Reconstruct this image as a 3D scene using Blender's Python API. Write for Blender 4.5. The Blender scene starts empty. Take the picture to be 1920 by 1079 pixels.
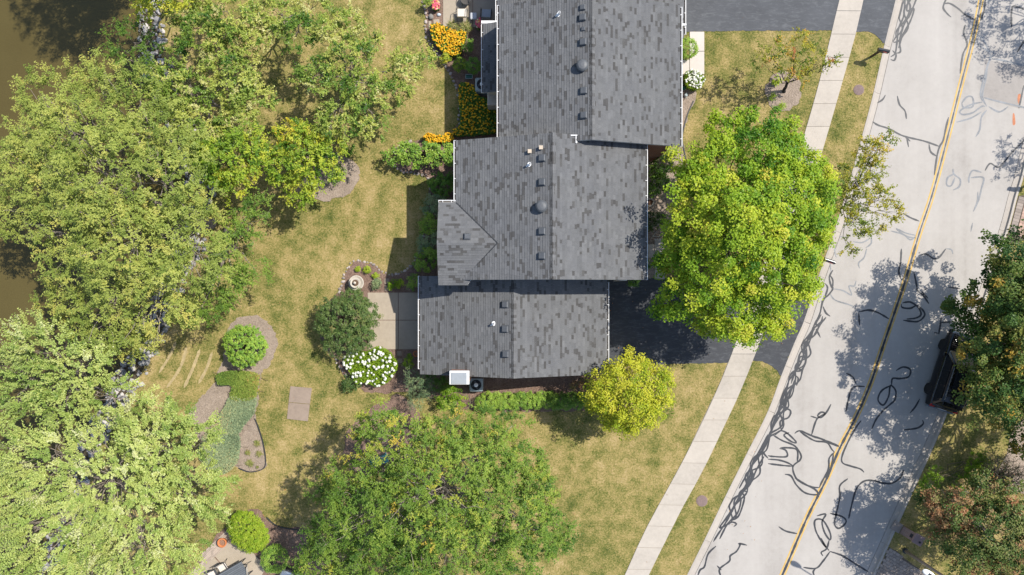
import bpy, bmesh, math, random
import numpy as np
from mathutils import Vector, Matrix
random.seed(7)
R = math.radians
# ------------------------------------------------------------------ camera
H = 42.667            # camera height in metres; 1280 px focal length at 1920 px width -> 30 px per metre on the ground
F = 1280.0
sc = bpy.context.scene
COL = sc.collection
cam_d = bpy.data.cameras.new('camera'); cam = bpy.data.objects.new('camera', cam_d); COL.objects.link(cam)
cam.location = (0, 0, H); cam.rotation_euler = (0, 0, 0)
cam_d.sensor_fit = 'HORIZONTAL'; cam_d.sensor_width = 36; cam_d.lens = 24; cam_d.clip_start = 1; cam_d.clip_end = 2000
sc.camera = cam
# ------------------------------------------------------------------ sky and sun
SUN = Vector((0.653, 0.333, 1.0)).normalized()
w = bpy.data.worlds.new('World'); sc.world = w; w.use_nodes = True
nt = w.node_tree; nt.nodes.clear()
sky = nt.nodes.new('ShaderNodeTexSky'); sky.sky_type = 'NISHITA'; sky.sun_disc = False
sky.sun_elevation = math.asin(SUN.z); sky.sun_rotation = math.atan2(SUN.x, SUN.y)
bg = nt.nodes.new('ShaderNodeBackground'); bg.inputs[1].default_value = 0.135
wo = nt.nodes.new('ShaderNodeOutputWorld')
nt.links.new(sky.outputs[0], bg.inputs[0]); nt.links.new(bg.outputs[0], wo.inputs[0])
sd = bpy.data.lights.new('sun', 'SUN'); sd.energy = 4.3; sd.angle = R(0.53); sd.color = (1.0, 0.955, 0.88)
so = bpy.data.objects.new('sun', sd); COL.objects.link(so)
so.rotation_euler = SUN.to_track_quat('Z', 'Y').to_euler(); so.location = (30, 15, 60)
sc.view_settings.view_transform = 'Standard'; sc.view_settings.look = 'None'
sc.view_settings.exposure = 0.55; sc.view_settings.gamma = 1.0; sc.view_settings.use_curve_mapping = False

# ------------------------------------------------------------------ helpers
def P(px, py, z=0.0):
    """point at height z seen at photograph pixel (px, py)"""
    s = (H - z) / F
    return Vector(((px - 960) * s, (539.5 - py) * s, z))
def P2(px, py, z=0.0):
    p = P(px, py, z); return (p.x, p.y)
def tag(o, label=None, cat=None, group=None, kind=None):
    if label: o['label'] = label
    if cat: o['category'] = cat
    if group: o['group'] = group
    if kind: o['kind'] = kind
    return o
def link(name, me, m=None, parent=None):
    o = bpy.data.objects.new(name, me); COL.objects.link(o)
    if m is not None and len(me.materials) == 0:
        for k in (m if isinstance(m, (list, tuple)) else [m]): me.materials.append(k)
    if parent is not None: o.parent = parent
    return o
def empty(name, loc=(0, 0, 0), rz=0.0):
    o = bpy.data.objects.new(name, None); COL.objects.link(o)
    o.location = loc; o.rotation_euler = (0, 0, rz); o.empty_display_size = .2
    return o
def copy_tree(o, parent=None):
    c = o.copy(); COL.objects.link(c); c.parent = parent
    for ch in [x for x in bpy.data.objects if x.parent == o]: copy_tree(ch, c)
    return c
class MB:
    """collects boxes, tubes, lathes and polygons, then becomes ONE mesh object"""
    def __init__(s): s.v = []; s.f = []; s.mi = []
    def add(s, vs, fs, mi=0):
        b = len(s.v); s.v += [tuple(v) for v in vs]
        for f in fs: s.f.append([b + i for i in f]); s.mi.append(mi)
        return s
    def box(s, x0, x1, y0, y1, z0, z1, mi=0, M=None):
        vs = [Vector((x, y, z)) for z in (z0, z1) for y in (y0, y1) for x in (x0, x1)]
        if M: vs = [M @ v for v in vs]
        return s.add(vs, [(0, 2, 3, 1), (4, 5, 7, 6), (0, 1, 5, 4), (2, 6, 7, 3), (0, 4, 6, 2), (1, 3, 7, 5)], mi)
    def bbox(s, x0, x1, y0, y1, z0, z1, b=.02, mi=0, M=None):
        """box with chamfered edges"""
        bm = bmesh.new(); bmesh.ops.create_cube(bm, size=1)
        for v in bm.verts: v.co = Vector(((x0+x1)/2 + v.co.x*(x1-x0), (y0+y1)/2 + v.co.y*(y1-y0), (z0+z1)/2 + v.co.z*(z1-z0)))
        bmesh.ops.bevel(bm, geom=bm.edges[:], offset=b, segments=1, affect='EDGES')
        return s.bm(bm, mi, M)
    def bm(s, bm, mi=0, M=None):
        bm.verts.index_update()
        vs = [(M @ v.co) if M else v.co.copy() for v in bm.verts]
        fs = [[v.index for v in f.verts] for f in bm.faces]; bm.free()
        return s.add(vs, fs, mi)
    def tube(s, pts, rad, n=6, mi=0, cap=True):
        pts = [Vector(p) for p in pts]; k = len(pts)
        rad = rad if isinstance(rad, (list, tuple)) else [rad] * k
        vs = []
        for i, p in enumerate(pts):
            t = (pts[min(i+1, k-1)] - pts[max(i-1, 0)]).normalized()
            a = t.orthogonal().normalized() if abs(t.z) < .9 else Vector((1, 0, 0)) - t * t.x
            a.normalize(); b = t.cross(a)
            for j in range(n):
                q = 2 * math.pi * j / n; vs.append(p + (a * math.cos(q) + b * math.sin(q)) * rad[i])
        fs = [(i*n+j, i*n+(j+1) % n, (i+1)*n+(j+1) % n, (i+1)*n+j) for i in range(k-1) for j in range(n)]
        if cap: fs += [tuple(range(n-1, -1, -1)), tuple(range((k-1)*n, k*n))]
        return s.add(vs, fs, mi)
    def lathe(s, prof, n=20, c=(0, 0, 0), mi=0, sx=1, sy=1):
        vs = [(c[0]+r*math.cos(2*math.pi*j/n)*sx, c[1]+r*math.sin(2*math.pi*j/n)*sy, c[2]+z) for r, z in prof for j in range(n)]
        k = len(prof)
        fs = [(i*n+j, i*n+(j+1) % n, (i+1)*n+(j+1) % n, (i+1)*n+j) for i in range(k-1) for j in range(n)]
        fs += [tuple(range(n-1, -1, -1)), tuple(range((k-1)*n, k*n))]
        return s.add(vs, fs, mi)
    def mesh(s, name, mats=None, smooth=False):
        me = bpy.data.meshes.new(name); me.from_pydata(s.v, [], s.f)
        if mats is not None:
            for m in (mats if isinstance(mats, (list, tuple)) else [mats]): me.materials.append(m)
        me.polygons.foreach_set('material_index', s.mi)
        if smooth: me.polygons.foreach_set('use_smooth', [True] * len(s.f))
        me.update(); return me
    def build(s, name, mats, parent=None, smooth=False):
        return link(name, s.mesh(name, mats, smooth), None, parent)
def smooth(pts, n=6, closed=False):
    """Catmull-Rom through 2D points"""
    p = [np.array(q, float) for q in pts]; k = len(p); out = []
    segs = k if closed else k - 1
    for i in range(segs):
        if closed: a, b, c, d = p[(i-1) % k], p[i], p[(i+1) % k], p[(i+2) % k]
        else: a, b, c, d = p[max(i-1, 0)], p[i], p[i+1], p[min(i+2, k-1)]
        for j in range(n):
            t = j / n
            out.append(.5*((2*b) + (c-a)*t + (2*a-5*b+4*c-d)*t*t + (3*b-a-3*c+d)*t**3))
    if not closed: out.append(p[-1])
    return [tuple(q) for q in out]
def resample(pts, step):
    a = np.array(pts, float); d = np.hypot(*np.diff(a, axis=0).T); s = np.r_[0, np.cumsum(d)]
    n = max(2, int(round(s[-1] / step)) + 1); t = np.linspace(0, s[-1], n)
    return np.c_[np.interp(t, s, a[:, 0]), np.interp(t, s, a[:, 1])]
def normals2(a):
    t = np.gradient(a, axis=0); t /= np.hypot(t[:, 0], t[:, 1])[:, None]
    return np.c_[-t[:, 1], t[:, 0]]       # to the left of travel
def sheet(name, pts, z, m, th=.05, parent=None, kind=None):
    """flat polygon (metres) with a skirt"""
    bm = bmesh.new(); vs = [bm.verts.new((x, y, z)) for x, y in pts]
    f = bm.faces.new(vs); f.normal_update()
    if f.normal.z < 0: f.normal_flip()
    if th:
        ex = bmesh.ops.extrude_face_region(bm, geom=[f])
        for v in [g for g in ex['geom'] if isinstance(g, bmesh.types.BMVert)]: v.co.z = z
        for v in vs: v.co.z = z - th
    bmesh.ops.triangulate(bm, faces=[g for g in bm.faces if len(g.verts) > 4])
    bmesh.ops.recalc_face_normals(bm, faces=bm.faces[:])
    me = bpy.data.meshes.new(name); bm.to_mesh(me); bm.free()
    o = link(name, me, m, parent)
    if kind: o['kind'] = kind
    return o
def inpoly(x, y, poly):
    poly = np.asarray(poly); r = np.zeros(len(x), bool); n = len(poly); j = n - 1
    for i in range(n):
        xi, yi = poly[i]; xj, yj = poly[j]
        if yi != yj: r ^= ((yi > y) != (yj > y)) & (x < (xj - xi) * (y - yi) / (yj - yi) + xi)
        j = i
    return r
def px(pts, z=0.0): return [P2(a, b, z) for a, b in pts]
def ellipse(cx, cy, rx, ry, n=28, j=.05, seed=1):
    r = random.Random(seed)
    return [(cx + rx*math.cos(2*math.pi*i/n)*(1+r.uniform(-j, j)), cy + ry*math.sin(2*math.pi*i/n)*(1+r.uniform(-j, j))) for i in range(n)]
def np_mesh(name, verts, quads=None, tris=None, attr=None, m=None, smooth_=False):
    """fast mesh from numpy arrays"""
    me = bpy.data.meshes.new(name); idx = []; st = []; n0 = 0
    for fa in (quads, tris):
        if fa is not None and len(fa):
            idx.append(fa.ravel()); k = fa.shape[1]; st.append(n0 + np.arange(len(fa)) * k); n0 += fa.size
    idx = np.concatenate(idx).astype(np.int32); st = np.concatenate(st).astype(np.int32)
    me.vertices.add(len(verts)); me.vertices.foreach_set('co', verts.astype(np.float32).ravel())
    me.loops.add(len(idx)); me.loops.foreach_set('vertex_index', idx)
    me.polygons.add(len(st)); me.polygons.foreach_set('loop_start', st)
    if attr is not None:
        a = me.attributes.new('tint', 'FLOAT', 'FACE'); a.data.foreach_set('value', attr.astype(np.float32))
    me.update(calc_edges=True)
    if not smooth_: me.shade_flat()
    if m: me.materials.append(m)
    return me

# ------------------------------------------------------------------ materials
MATS = {}
class NT:
    def __init__(s, name):
        s.m = bpy.data.materials.new(name); s.m.use_nodes = True; s.t = s.m.node_tree; s.t.nodes.clear()
        s.out = s.n('ShaderNodeOutputMaterial')
    def n(s, typ, **kw):
        x = s.t.nodes.new(typ)
        for k, v in kw.items(): setattr(x, k, v)
        return x
    def l(s, a, b): s.t.links.new(a, b)
    def pos(s, scale=(1, 1, 1), obj=False):
        g = s.n('ShaderNodeTexCoord').outputs['Object'] if obj else s.n('ShaderNodeNewGeometry').outputs['Position']
        mp = s.n('ShaderNodeMapping'); mp.inputs['Scale'].default_value = scale; s.l(g, mp.inputs[0]); return mp.outputs[0]
    def noise(s, scale, detail=3, rough=.55, vec=None, dist=0):
        x = s.n('ShaderNodeTexNoise'); x.inputs['Scale'].default_value = scale; x.inputs['Detail'].default_value = detail
        x.inputs['Roughness'].default_value = rough; x.inputs['Distortion'].default_value = dist
        s.l(vec if vec is not None else s.pos(), x.inputs['Vector']); return x.outputs['Fac']
    def ramp(s, fac, stops):
        x = s.n('ShaderNodeValToRGB'); e = x.color_ramp.elements
        while len(e) < len(stops): e.new(.5)
        for el, (p, c) in zip(e, stops):
            el.position = p; el.color = (*c, 1) if len(c) == 3 else c
        s.l(fac, x.inputs[0]); return x.outputs[0]
    def mix(s, fac, a, b, mode='MIX'):
        x = s.n('ShaderNodeMix', data_type='RGBA', blend_type=mode)
        for v, i in ((fac, 0), (a, 6), (b, 7)):
            if hasattr(v, 'is_output'): s.l(v, x.inputs[i])
            else: x.inputs[i].default_value = v if i == 0 else (*v, 1)
        return x.outputs[2]
    def math(s, op, a, b=0.0):
        x = s.n('ShaderNodeMath', operation=op)
        for v, i in ((a, 0), (b, 1)):
            if hasattr(v, 'is_output'): s.l(v, x.inputs[i])
            else: x.inputs[i].default_value = v
        return x.outputs[0]
    def attr(s, name='tint'): return s.n('ShaderNodeAttribute', attribute_name=name).outputs['Fac']
    def rnd(s): return s.n('ShaderNodeObjectInfo').outputs['Random']
    def bump(s, h, strength=.3, dist=.02):
        x = s.n('ShaderNodeBump'); x.inputs['Strength'].default_value = strength; x.inputs['Distance'].default_value = dist
        s.l(h, x.inputs['Height']); return x.outputs[0]
    def bsdf(s, col, rough=.8, metal=0, normal=None, spec=.3):
        b = s.n('ShaderNodeBsdfPrincipled'); b.inputs['Roughness'].default_value = rough; b.inputs['Metallic'].default_value = metal
        b.inputs['Specular IOR Level'].default_value = spec
        if hasattr(col, 'is_output'): s.l(col, b.inputs['Base Color'])
        else: b.inputs['Base Color'].default_value = (*col, 1)
        if normal is not None: s.l(normal, b.inputs['Normal'])
        s.l(b.outputs[0], s.out.inputs[0]); return b
def plain(name, col, rough=.6, metal=0, var=.12, scale=6, spec=.3, fine=60, bump=.1, rnd=0.0):
    """a colour with patchy wear and fine grain"""
    if name in MATS: return MATS[name]
    t = NT(name); n1 = t.noise(scale, 4); n2 = t.noise(fine, 2)
    f = t.math('ADD', t.math('MULTIPLY', n1, .65), t.math('MULTIPLY', n2, .35))
    if rnd: f = t.math('ADD', f, t.math('MULTIPLY', t.math('SUBTRACT', t.rnd(), .5), rnd))
    lo = tuple(c * (1 - var) for c in col); hi = tuple(min(1, c * (1 + var)) for c in col)
    c = t.ramp(f, [(.3, lo), (.7, hi)])
    t.bsdf(c, rough, metal, t.bump(n2, bump, .01) if bump else None, spec)
    MATS[name] = t.m; return t.m
def glassy(name, col=(.02, .025, .03), rough=.06):
    if name in MATS: return MATS[name]
    t = NT(name); t.bsdf(t.ramp(t.noise(3), [(.3, col), (.7, tuple(c*1.3 for c in col))]), rough, 0, None, .6); MATS[name] = t.m; return t.m
def leafmat(name, stops, trans=.3, rough=.45):
    """leaf colours picked by each leaf's own tint"""
    t = NT(name)
    f = t.attr()
    c = t.ramp(f, stops)
    b = t.n('ShaderNodeBsdfPrincipled'); b.inputs['Roughness'].default_value = rough; b.inputs['Specular IOR Level'].default_value = .22
    t.l(c, b.inputs['Base Color'])
    tr = t.n('ShaderNodeBsdfTranslucent'); t.l(t.mix(.5, c, (.55, .6, .04), 'MULTIPLY'), tr.inputs[0]); t.l(c, tr.inputs[0])
    mx = t.n('ShaderNodeMixShader'); mx.inputs[0].default_value = trans
    t.l(b.outputs[0], mx.inputs[1]); t.l(tr.outputs[0], mx.inputs[2]); t.l(mx.outputs[0], t.out.inputs[0])
    MATS[name] = t.m; return t.m
def lawn_colour(t, dry=0.0):
    big = t.noise(.22, 4, .6, dist=.4); mid = t.noise(1.3, 5, .65); fine = t.noise(9, 4, .7); vf = t.noise(26, 3, .7)
    f = .49
    for n_, w_ in ((big, .5), (mid, .62), (fine, .72), (vf, .62)): f = t.math('ADD', t.math('MULTIPLY', t.math('SUBTRACT', n_, .5), w_), f)
    # faint mowing stripes, along the street
    st = t.pos((1, 1, 1)); wv = t.n('ShaderNodeTexWave', wave_type='BANDS', bands_direction='X'); wv.inputs['Scale'].default_value = .2
    wv.inputs['Distortion'].default_value = 5; wv.inputs['Detail Scale'].default_value = .6
    mp = t.n('ShaderNodeMapping'); mp.inputs['Rotation'].default_value = (0, 0, R(26)); t.l(st, mp.inputs[0]); t.l(mp.outputs[0], wv.inputs[0])
    f = t.math('ADD', f, t.math('MULTIPLY', t.math('SUBTRACT', wv.outputs['Fac'], .5), .05))
    f = t.math('ADD', f, dry)
    return f, t.ramp(f, [(.28, (.055, .082, .018)), (.40, (.145, .150, .038)), (.49, (.245, .208, .070)), (.58, (.335, .258, .10)), (.72, (.45, .335, .17))]), fine
def m_lawn():
    t = NT('lawn_turf'); f, c, fine = lawn_colour(t)
    b = t.bsdf(c, .95, 0, t.bump(t.math('ADD', t.noise(55, 3, .7), t.math('MULTIPLY', fine, .8)), .7, .05), .1); return t.m
def m_grass():
    t = NT('grass_blades'); f, c, fine = lawn_colour(t)
    a = t.attr(); c2 = t.mix(t.math('MULTIPLY', t.math('ABSOLUTE', t.math('SUBTRACT', a, .5)), 1.5), c, t.ramp(a, [(0, (.07, .10, .02)), (.4, (.20, .19, .05)), (.7, (.40, .31, .13)), (1, (.56, .45, .25))]))
    t.bsdf(c2, .8, 0, None, .15); return t.m
def m_concrete(name, col, joints=0, stain=.18, fine=70, rnd=.0):
    if name in MATS: return MATS[name]
    t = NT(name); a = t.noise(.7, 5, .65); b = t.noise(5, 5, .7); c = t.noise(fine, 2, .6)
    f = t.math('ADD', t.math('ADD', t.math('MULTIPLY', a, .4), t.math('MULTIPLY', b, .35)), t.math('MULTIPLY', c, .25))
    if rnd: f = t.math('ADD', f, t.math('MULTIPLY', t.math('SUBTRACT', t.rnd(), .5), rnd))
    lo = tuple(k * (1 - stain) for k in col); hi = tuple(min(.9, k * (1 + stain * .7)) for k in col)
    t.bsdf(t.ramp(f, [(.34, lo), (.5, col), (.66, hi)]), .9, 0, t.bump(c, .25, .01), .2); MATS[name] = t.m; return t.m
def m_road():
    t = NT('road_concrete'); a = t.noise(.35, 4, .6); b = t.noise(3.5, 5, .7); c = t.noise(90, 2, .6)
    # tyre-darkened bands running along the road
    mp = t.n('ShaderNodeMapping'); mp.inputs['Rotation'].default_value = (0, 0, R(21)); mp.inputs['Scale'].default_value = (1, .04, 1)
    t.l(t.n('ShaderNodeNewGeometry').outputs['Position'], mp.inputs[0])
    st = t.noise(.8, 3, .6, mp.outputs[0])
    f = t.math('ADD', t.math('MULTIPLY', a, .3), t.math('MULTIPLY', b, .2)); f = t.math('ADD', f, t.math('MULTIPLY', c, .2)); f = t.math('ADD', f, t.math('MULTIPLY', st, .38)); f = t.math('SUBTRACT', f, .04)
    vor = t.n('ShaderNodeTexVoronoi'); vor.inputs['Scale'].default_value = 2.2; t.l(t.pos(), vor.inputs['Vector'])
    spots = t.ramp(vor.outputs['Distance'], [(.02, (.72, .7, .67)), (.05, (1, 1, 1))])
    col = t.ramp(f, [(.34, (.285, .26, .232)), (.48, (.36, .332, .300)), (.64, (.41, .380, .345))])
    t.bsdf(t.mix(1, col, spots, 'MULTIPLY'), .85, 0, t.bump(c, .2, .01), .25); return t.m
def m_asphalt(name, col):
    t = NT(name); a = t.noise(.6, 5, .65); c = t.noise(60, 3, .7); s = t.noise(1.6, 6, .75, t.pos((1, 3.5, 1)), 1.0)
    f = t.math('ADD', t.math('MULTIPLY', a, .6), t.math('MULTIPLY', c, .4))
    base = t.ramp(f, [(.3, tuple(k*.75 for k in col)), (.7, tuple(k*1.3 for k in col))])
    scuff = t.ramp(s, [(.50, (0, 0, 0)), (.72, (.55, .55, .55))])
    t.bsdf(t.mix(scuff, base, (.16, .165, .17)), .82, 0, t.bump(c, .35, .01), .3); return t.m
def m_mulch(name, a, b, c):
    if name in MATS: return MATS[name]
    t = NT(name); v = t.n('ShaderNodeTexVoronoi'); v.inputs['Scale'].default_value = 16; t.l(t.pos((1, 1.5, 1)), v.inputs['Vector'])
    n = t.noise(1.5, 5, .7); n2 = t.noise(14, 4, .75)
    f = t.math('ADD', t.math('MULTIPLY', n, .45), t.math('MULTIPLY', n2, .55))
    c1 = t.ramp(f, [(.34, a), (.5, b), (.66, c)])
    c2 = t.mix(.35, c1, t.ramp(v.outputs['Color'], [(0, a), (1, c)]))
    t.bsdf(c2, .95, 0, t.bump(v.outputs['Distance'], .8, .04), .1); MATS[name] = t.m; return t.m
def m_shingle():
    t = NT('asphalt_shingle'); a = t.attr(); g = t.noise(120, 2, .6); s = t.noise(.8, 4, .6)
    c = t.ramp(a, [(0, (.068, .066, .064)), (.2, (.086, .084, .082)), (.32, (.112, .113, .114)), (.65, (.131, .132, .134)), (1, (.158, .159, .161))])
    c = t.mix(.8, c, t.ramp(g, [(.3, (.72, .72, .74)), (.7, (1.22, 1.22, 1.2))]), 'MULTIPLY')
    c = t.mix(.6, c, t.ramp(s, [(.3, (.86, .86, .88)), (.7, (1.1, 1.09, 1.06))]), 'MULTIPLY')
    t.bsdf(c, .95, 0, t.bump(g, .5, .01), .15); return t.m
def m_brick(name='brick', c1=(.24, .085, .055), c2=(.17, .06, .04), mo=(.33, .29, .25), axis='XZ'):
    nm = name + axis
    if nm in MATS: return MATS[nm]
    t = NT(nm); tc = t.n('ShaderNodeNewGeometry').outputs['Position']; sp = t.n('ShaderNodeSeparateXYZ'); t.l(tc, sp.inputs[0])
    cb = t.n('ShaderNodeCombineXYZ'); t.l(sp.outputs[axis[0]], cb.inputs[0]); t.l(sp.outputs[axis[1]], cb.inputs[1])
    b = t.n('ShaderNodeTexBrick'); b.inputs['Scale'].default_value = 1; b.inputs['Brick Width'].default_value = .215; b.inputs['Row Height'].default_value = .075
    b.inputs['Mortar Size'].default_value = .009; b.inputs['Color1'].default_value = (*c1, 1); b.inputs['Color2'].default_value = (*c2, 1); b.inputs['Mortar'].default_value = (*mo, 1)
    t.l(cb.outputs[0], b.inputs[0])
    t.bsdf(b.outputs[0], .9, 0, t.bump(b.outputs['Fac'], -.5, .01), .2); MATS[nm] = t.m; return t.m
def m_water():
    t = NT('pond_water'); n = t.noise(3.2, 3, .55, t.pos((1, 2.4, 1)), .6); n2 = t.noise(11, 2, .5, t.pos((1, 2.2, 1)))
    c = t.ramp(t.noise(.12, 4, .6), [(.3, (.078, .060, .020)), (.7, (.098, .077, .027))])
    h = t.math('ADD', n, t.math('MULTIPLY', n2, .35))
    b = t.bsdf(c, .06, 0, t.bump(h, .16, .08), .5); b.inputs['IOR'].default_value = 1.33; return t.m
M_LAWN = m_lawn(); M_GRASS = m_grass(); M_ROAD = m_road(); M_SHINGLE = m_shingle(); M_WATER = m_water()
M_WALK = m_concrete('walk_concrete', (.41, .365, .31), rnd=.12); M_KERB = m_concrete('kerb_concrete', (.385, .345, .30), stain=.16, rnd=.1)
M_PATIO = m_concrete('patio_concrete', (.345, .29, .222), rnd=.05, fine=45); M_PAD = m_concrete('pad_concrete', (.27, .21, .165), stain=.22)
M_WALKW = m_concrete('walk_white_concrete', (.50, .45, .40), stain=.1)
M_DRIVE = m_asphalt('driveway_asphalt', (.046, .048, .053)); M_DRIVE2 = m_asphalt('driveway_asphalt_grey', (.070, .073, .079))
M_MULCH = m_mulch('mulch_brown', (.085, .053, .04), (.19, .125, .095), (.33, .23, .18))
M_MULCHL = m_mulch('mulch_pale', (.16, .125, .095), (.285, .225, .175), (.42, .335, .265))
M_EARTH = m_mulch('earth', (.05, .04, .025), (.09, .07, .045), (.14, .11, .075))
M_TAR = plain('crack_sealant', (.040, .042, .046), .55, var=.3, scale=.9, fine=16); M_TARW = plain('worn_crack_sealant', (.21, .215, .22), .7, var=.3, scale=1.5, fine=12)
M_YELLOW = plain('yellow_road_paint', (.52, .33, .085), .7, var=.18, scale=2, fine=25)
M_STONE = plain('edging_stone', (.34, .29, .26), .85, var=.3, scale=9, rnd=.5); M_ROCK = plain('riprap_rock', (.30, .285, .275), .85, var=.5, scale=2.2, fine=14)
M_WHITE = plain('white_metal', (.72, .71, .69), .45, var=.05, scale=3); M_GUTIN = plain('gutter_inside', (.16, .14, .12), .8, var=.3)
M_DARK = plain('dark_metal', (.035, .037, .04), .5, var=.2); M_VENT = plain('vent_black', (.085, .09, .097), .45, var=.15, scale=8)
M_PVC = plain('white_pipe', (.75, .75, .74), .4, var=.05); M_BEIGE = plain('beige_sheet_metal', (.45, .37, .28), .6, var=.1)
M_SIDING = plain('beige_siding', (.50, .45, .38), .7, var=.06, scale=2); M_GALV = plain('grey_green_metal', (.30, .345, .345), .5, var=.1)
M_TERRA = plain('terracotta', (.50, .17, .06), .8, var=.15, scale=8); M_SLING = plain('cream_sling_fabric', (.62, .56, .48), .9, var=.06)
M_CAST = plain('cast_stone', (.47, .42, .35), .85, var=.15, scale=8); M_IRON = plain('rusted_iron', (.21, .15, .135), .8, var=.2, scale=12)
M_BARK = plain('bark_brown', (.11, .085, .065), .95, var=.3, scale=7, bump=.5); M_BARKP = plain('bark_pale', (.25, .21, .17), .9, var=.25, scale=7, bump=.5)
M_BARKD = plain('bark_dark', (.045, .038, .032), .95, var=.3, scale=8, bump=.5)
M_GLASS = glassy('window_glass'); M_BRICKX = m_brick(axis='XZ'); M_BRICKY = m_brick(axis='YZ')
M_BLACK = plain('black_car_paint', (.006, .006, .007), .12, var=.1, scale=2, spec=.6, bump=0)

# ------------------------------------------------------------------ the ground, pond, road, pavements
sheet('ground', [(-400, -400), (400, -400), (400, 400), (-400, 400)], -1.7, M_EARTH, 0, kind='structure')
KL = smooth(px([(1735, -900), (1725, -600), (1715, -250), (1700, -100), (1679, 0), (1658.5, 83), (1637, 177), (1618.5, 247), (1597, 325), (1575, 400), (1554, 463), (1530, 532),
     (1507, 603), (1490, 642), (1464, 707), (1439, 773), (1398, 855), (1359, 933), (1322, 1010), (1288, 1079), (1235, 1190), (1095, 1480), (950, 1800)]), 5)
KR = smooth(px([(2050, -900), (2040, -600), (2030, -250), (2016, -100), (1993, 0), (1970, 110), (1946, 220), (1920, 328), (1907, 370), (1892, 427), (1854, 545), (1815, 665),
     (1774, 780), (1748, 843), (1716, 913), (1668, 1019), (1643, 1074), (1590, 1190), (1440, 1480), (1290, 1800)]), 5)
SHORE = smooth(px([(250, -900), (270, -400), (292, -100), (297, 20), (300, 90), (318, 160), (345, 220), (375, 290), (392, 360), (385, 430), (350, 510), (316, 580), (300, 630), (270, 690), (232, 755),
     (190, 830), (150, 930), (115, 1050), (80, 1250), (0, 1800)]), 5)
sheet('lawn', SHORE + [(p[0], p[1]) for p in KL[::-1]], 0, M_LAWN, .4, kind='structure')
sheet('lawn_across_road', KR + [(120, -42), (120, 48)], 0, M_LAWN, .4, kind='structure')
for q in ([(330,640),(318,668),(298,700)], [(350,650),(338,690),(312,728)], [(375,655),(362,690),(345,728)], [(398,660),(388,690),(372,720)]):
    a_ = resample(smooth(px(q), 5), .2); n_ = normals2(a_); w_ = .07 + .04*np.random.default_rng(int(q[0][0])).random(len(a_)); w_[0] = w_[-1] = .01
    k_ = len(a_); v_ = np.c_[np.r_[a_+n_*w_[:, None], a_-n_*w_[:, None]], np.full(2*k_, .004)]
    o = link('dry_mowing_stripe', np_mesh('dry_mowing_stripe', v_, np.array([(i, k_+i, k_+i+1, i+1) for i in range(k_-1)]), m=plain('dry_straw', (.36, .28, .15), .95, var=.3, scale=4, fine=30))); o['kind'] = 'structure'
# pond bank: strip falling from the lawn edge to below the water
sa = resample(SHORE, .5); sn = normals2(sa)          # shore runs downwards in the picture: left of travel = +x side
mb = MB(); prof = [(.02, -.004), (-.5, -.12), (-1.3, -.5), (-2.2, -.9), (-5, -1.5)]
rg = np.random.default_rng(3); k = len(prof)
for i, (p, n) in enumerate(zip(sa, sn)):
    for d, z in prof:
        q = p + n * (d + (rg.normal() * .05 if d < 0 else 0)); mb.v.append((q[0], q[1], z + (rg.normal() * .03 if d < 0 else 0)))
for i in range(len(sa) - 1):
    for j in range(k - 1): mb.f.append([i*k+j, i*k+j+1, (i+1)*k+j+1, (i+1)*k+j]); mb.mi.append(0)
o = mb.build('pond_bank', M_EARTH, smooth=True); o['kind'] = 'structure'
sheet('pond_water', [(-200, -80), (-10, -80), (-10, 80), (-200, 80)], -.62, M_WATER, 0, kind='structure')

def sweep(a, prof, closed=True):
    """open profile [(offset, z)] swept along a 2D path; offsets to the right of travel are negative"""
    n = normals2(a); mb = MB(); k = len(prof)
    for p, q in zip(a, n):
        for d, z in prof: mb.v.append((p[0]+q[0]*d, p[1]+q[1]*d, z))
    for i in range(len(a) - 1):
        for j in range(k - 1 + (1 if closed else 0)):
            j2 = (j + 1) % k; mb.f.append([i*k+j, i*k+j2, (i+1)*k+j2, (i+1)*k+j]); mb.mi.append(0)
    if closed: mb.f += [list(range(k)), list(range((len(a)-1)*k, len(a)*k))[::-1]]; mb.mi += [0, 0]
    return mb
def kerb(name, path, side):
    a = resample(path, .25); root = empty(name); root['kind'] = 'structure'
    # side=+1: the road lies to the left of travel
    vis = (abs(a[:, 0]) < 40) & (abs(a[:, 1]) < 24)
    ids = np.where(vis)[0]; i = ids[0]; step = 12
    while i < ids[-1]:
        j = min(i + step, len(a) - 1)
        seg = a[i:j+1].copy(); d = seg[-1]-seg[-2]; seg[-1] -= d*.05/np.hypot(*d)*.25; seg = seg
        s = side
        m_ = sweep(seg, [(0, -.25), (-.004*s, .02), (.13*s, .022), (.165*s, -.08), (.47*s, -.105), (.47*s, -.25)])
        m_.build('kerb_stone', M_KERB, root); i = j
    return root
kerb('kerb', KL, +1); kerb('kerb_across_road', KR, -1)
ka = resample(KL, .5); kl2 = ka + normals2(ka) * .495; kb = resample(KR, .5); kr2 = kb - normals2(kb) * .495
road = sheet('road', [tuple(p) for p in kl2] + [tuple(p) for p in kr2[::-1]], -.105, M_ROAD, .15, kind='structure')
for o in (): pass
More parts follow.
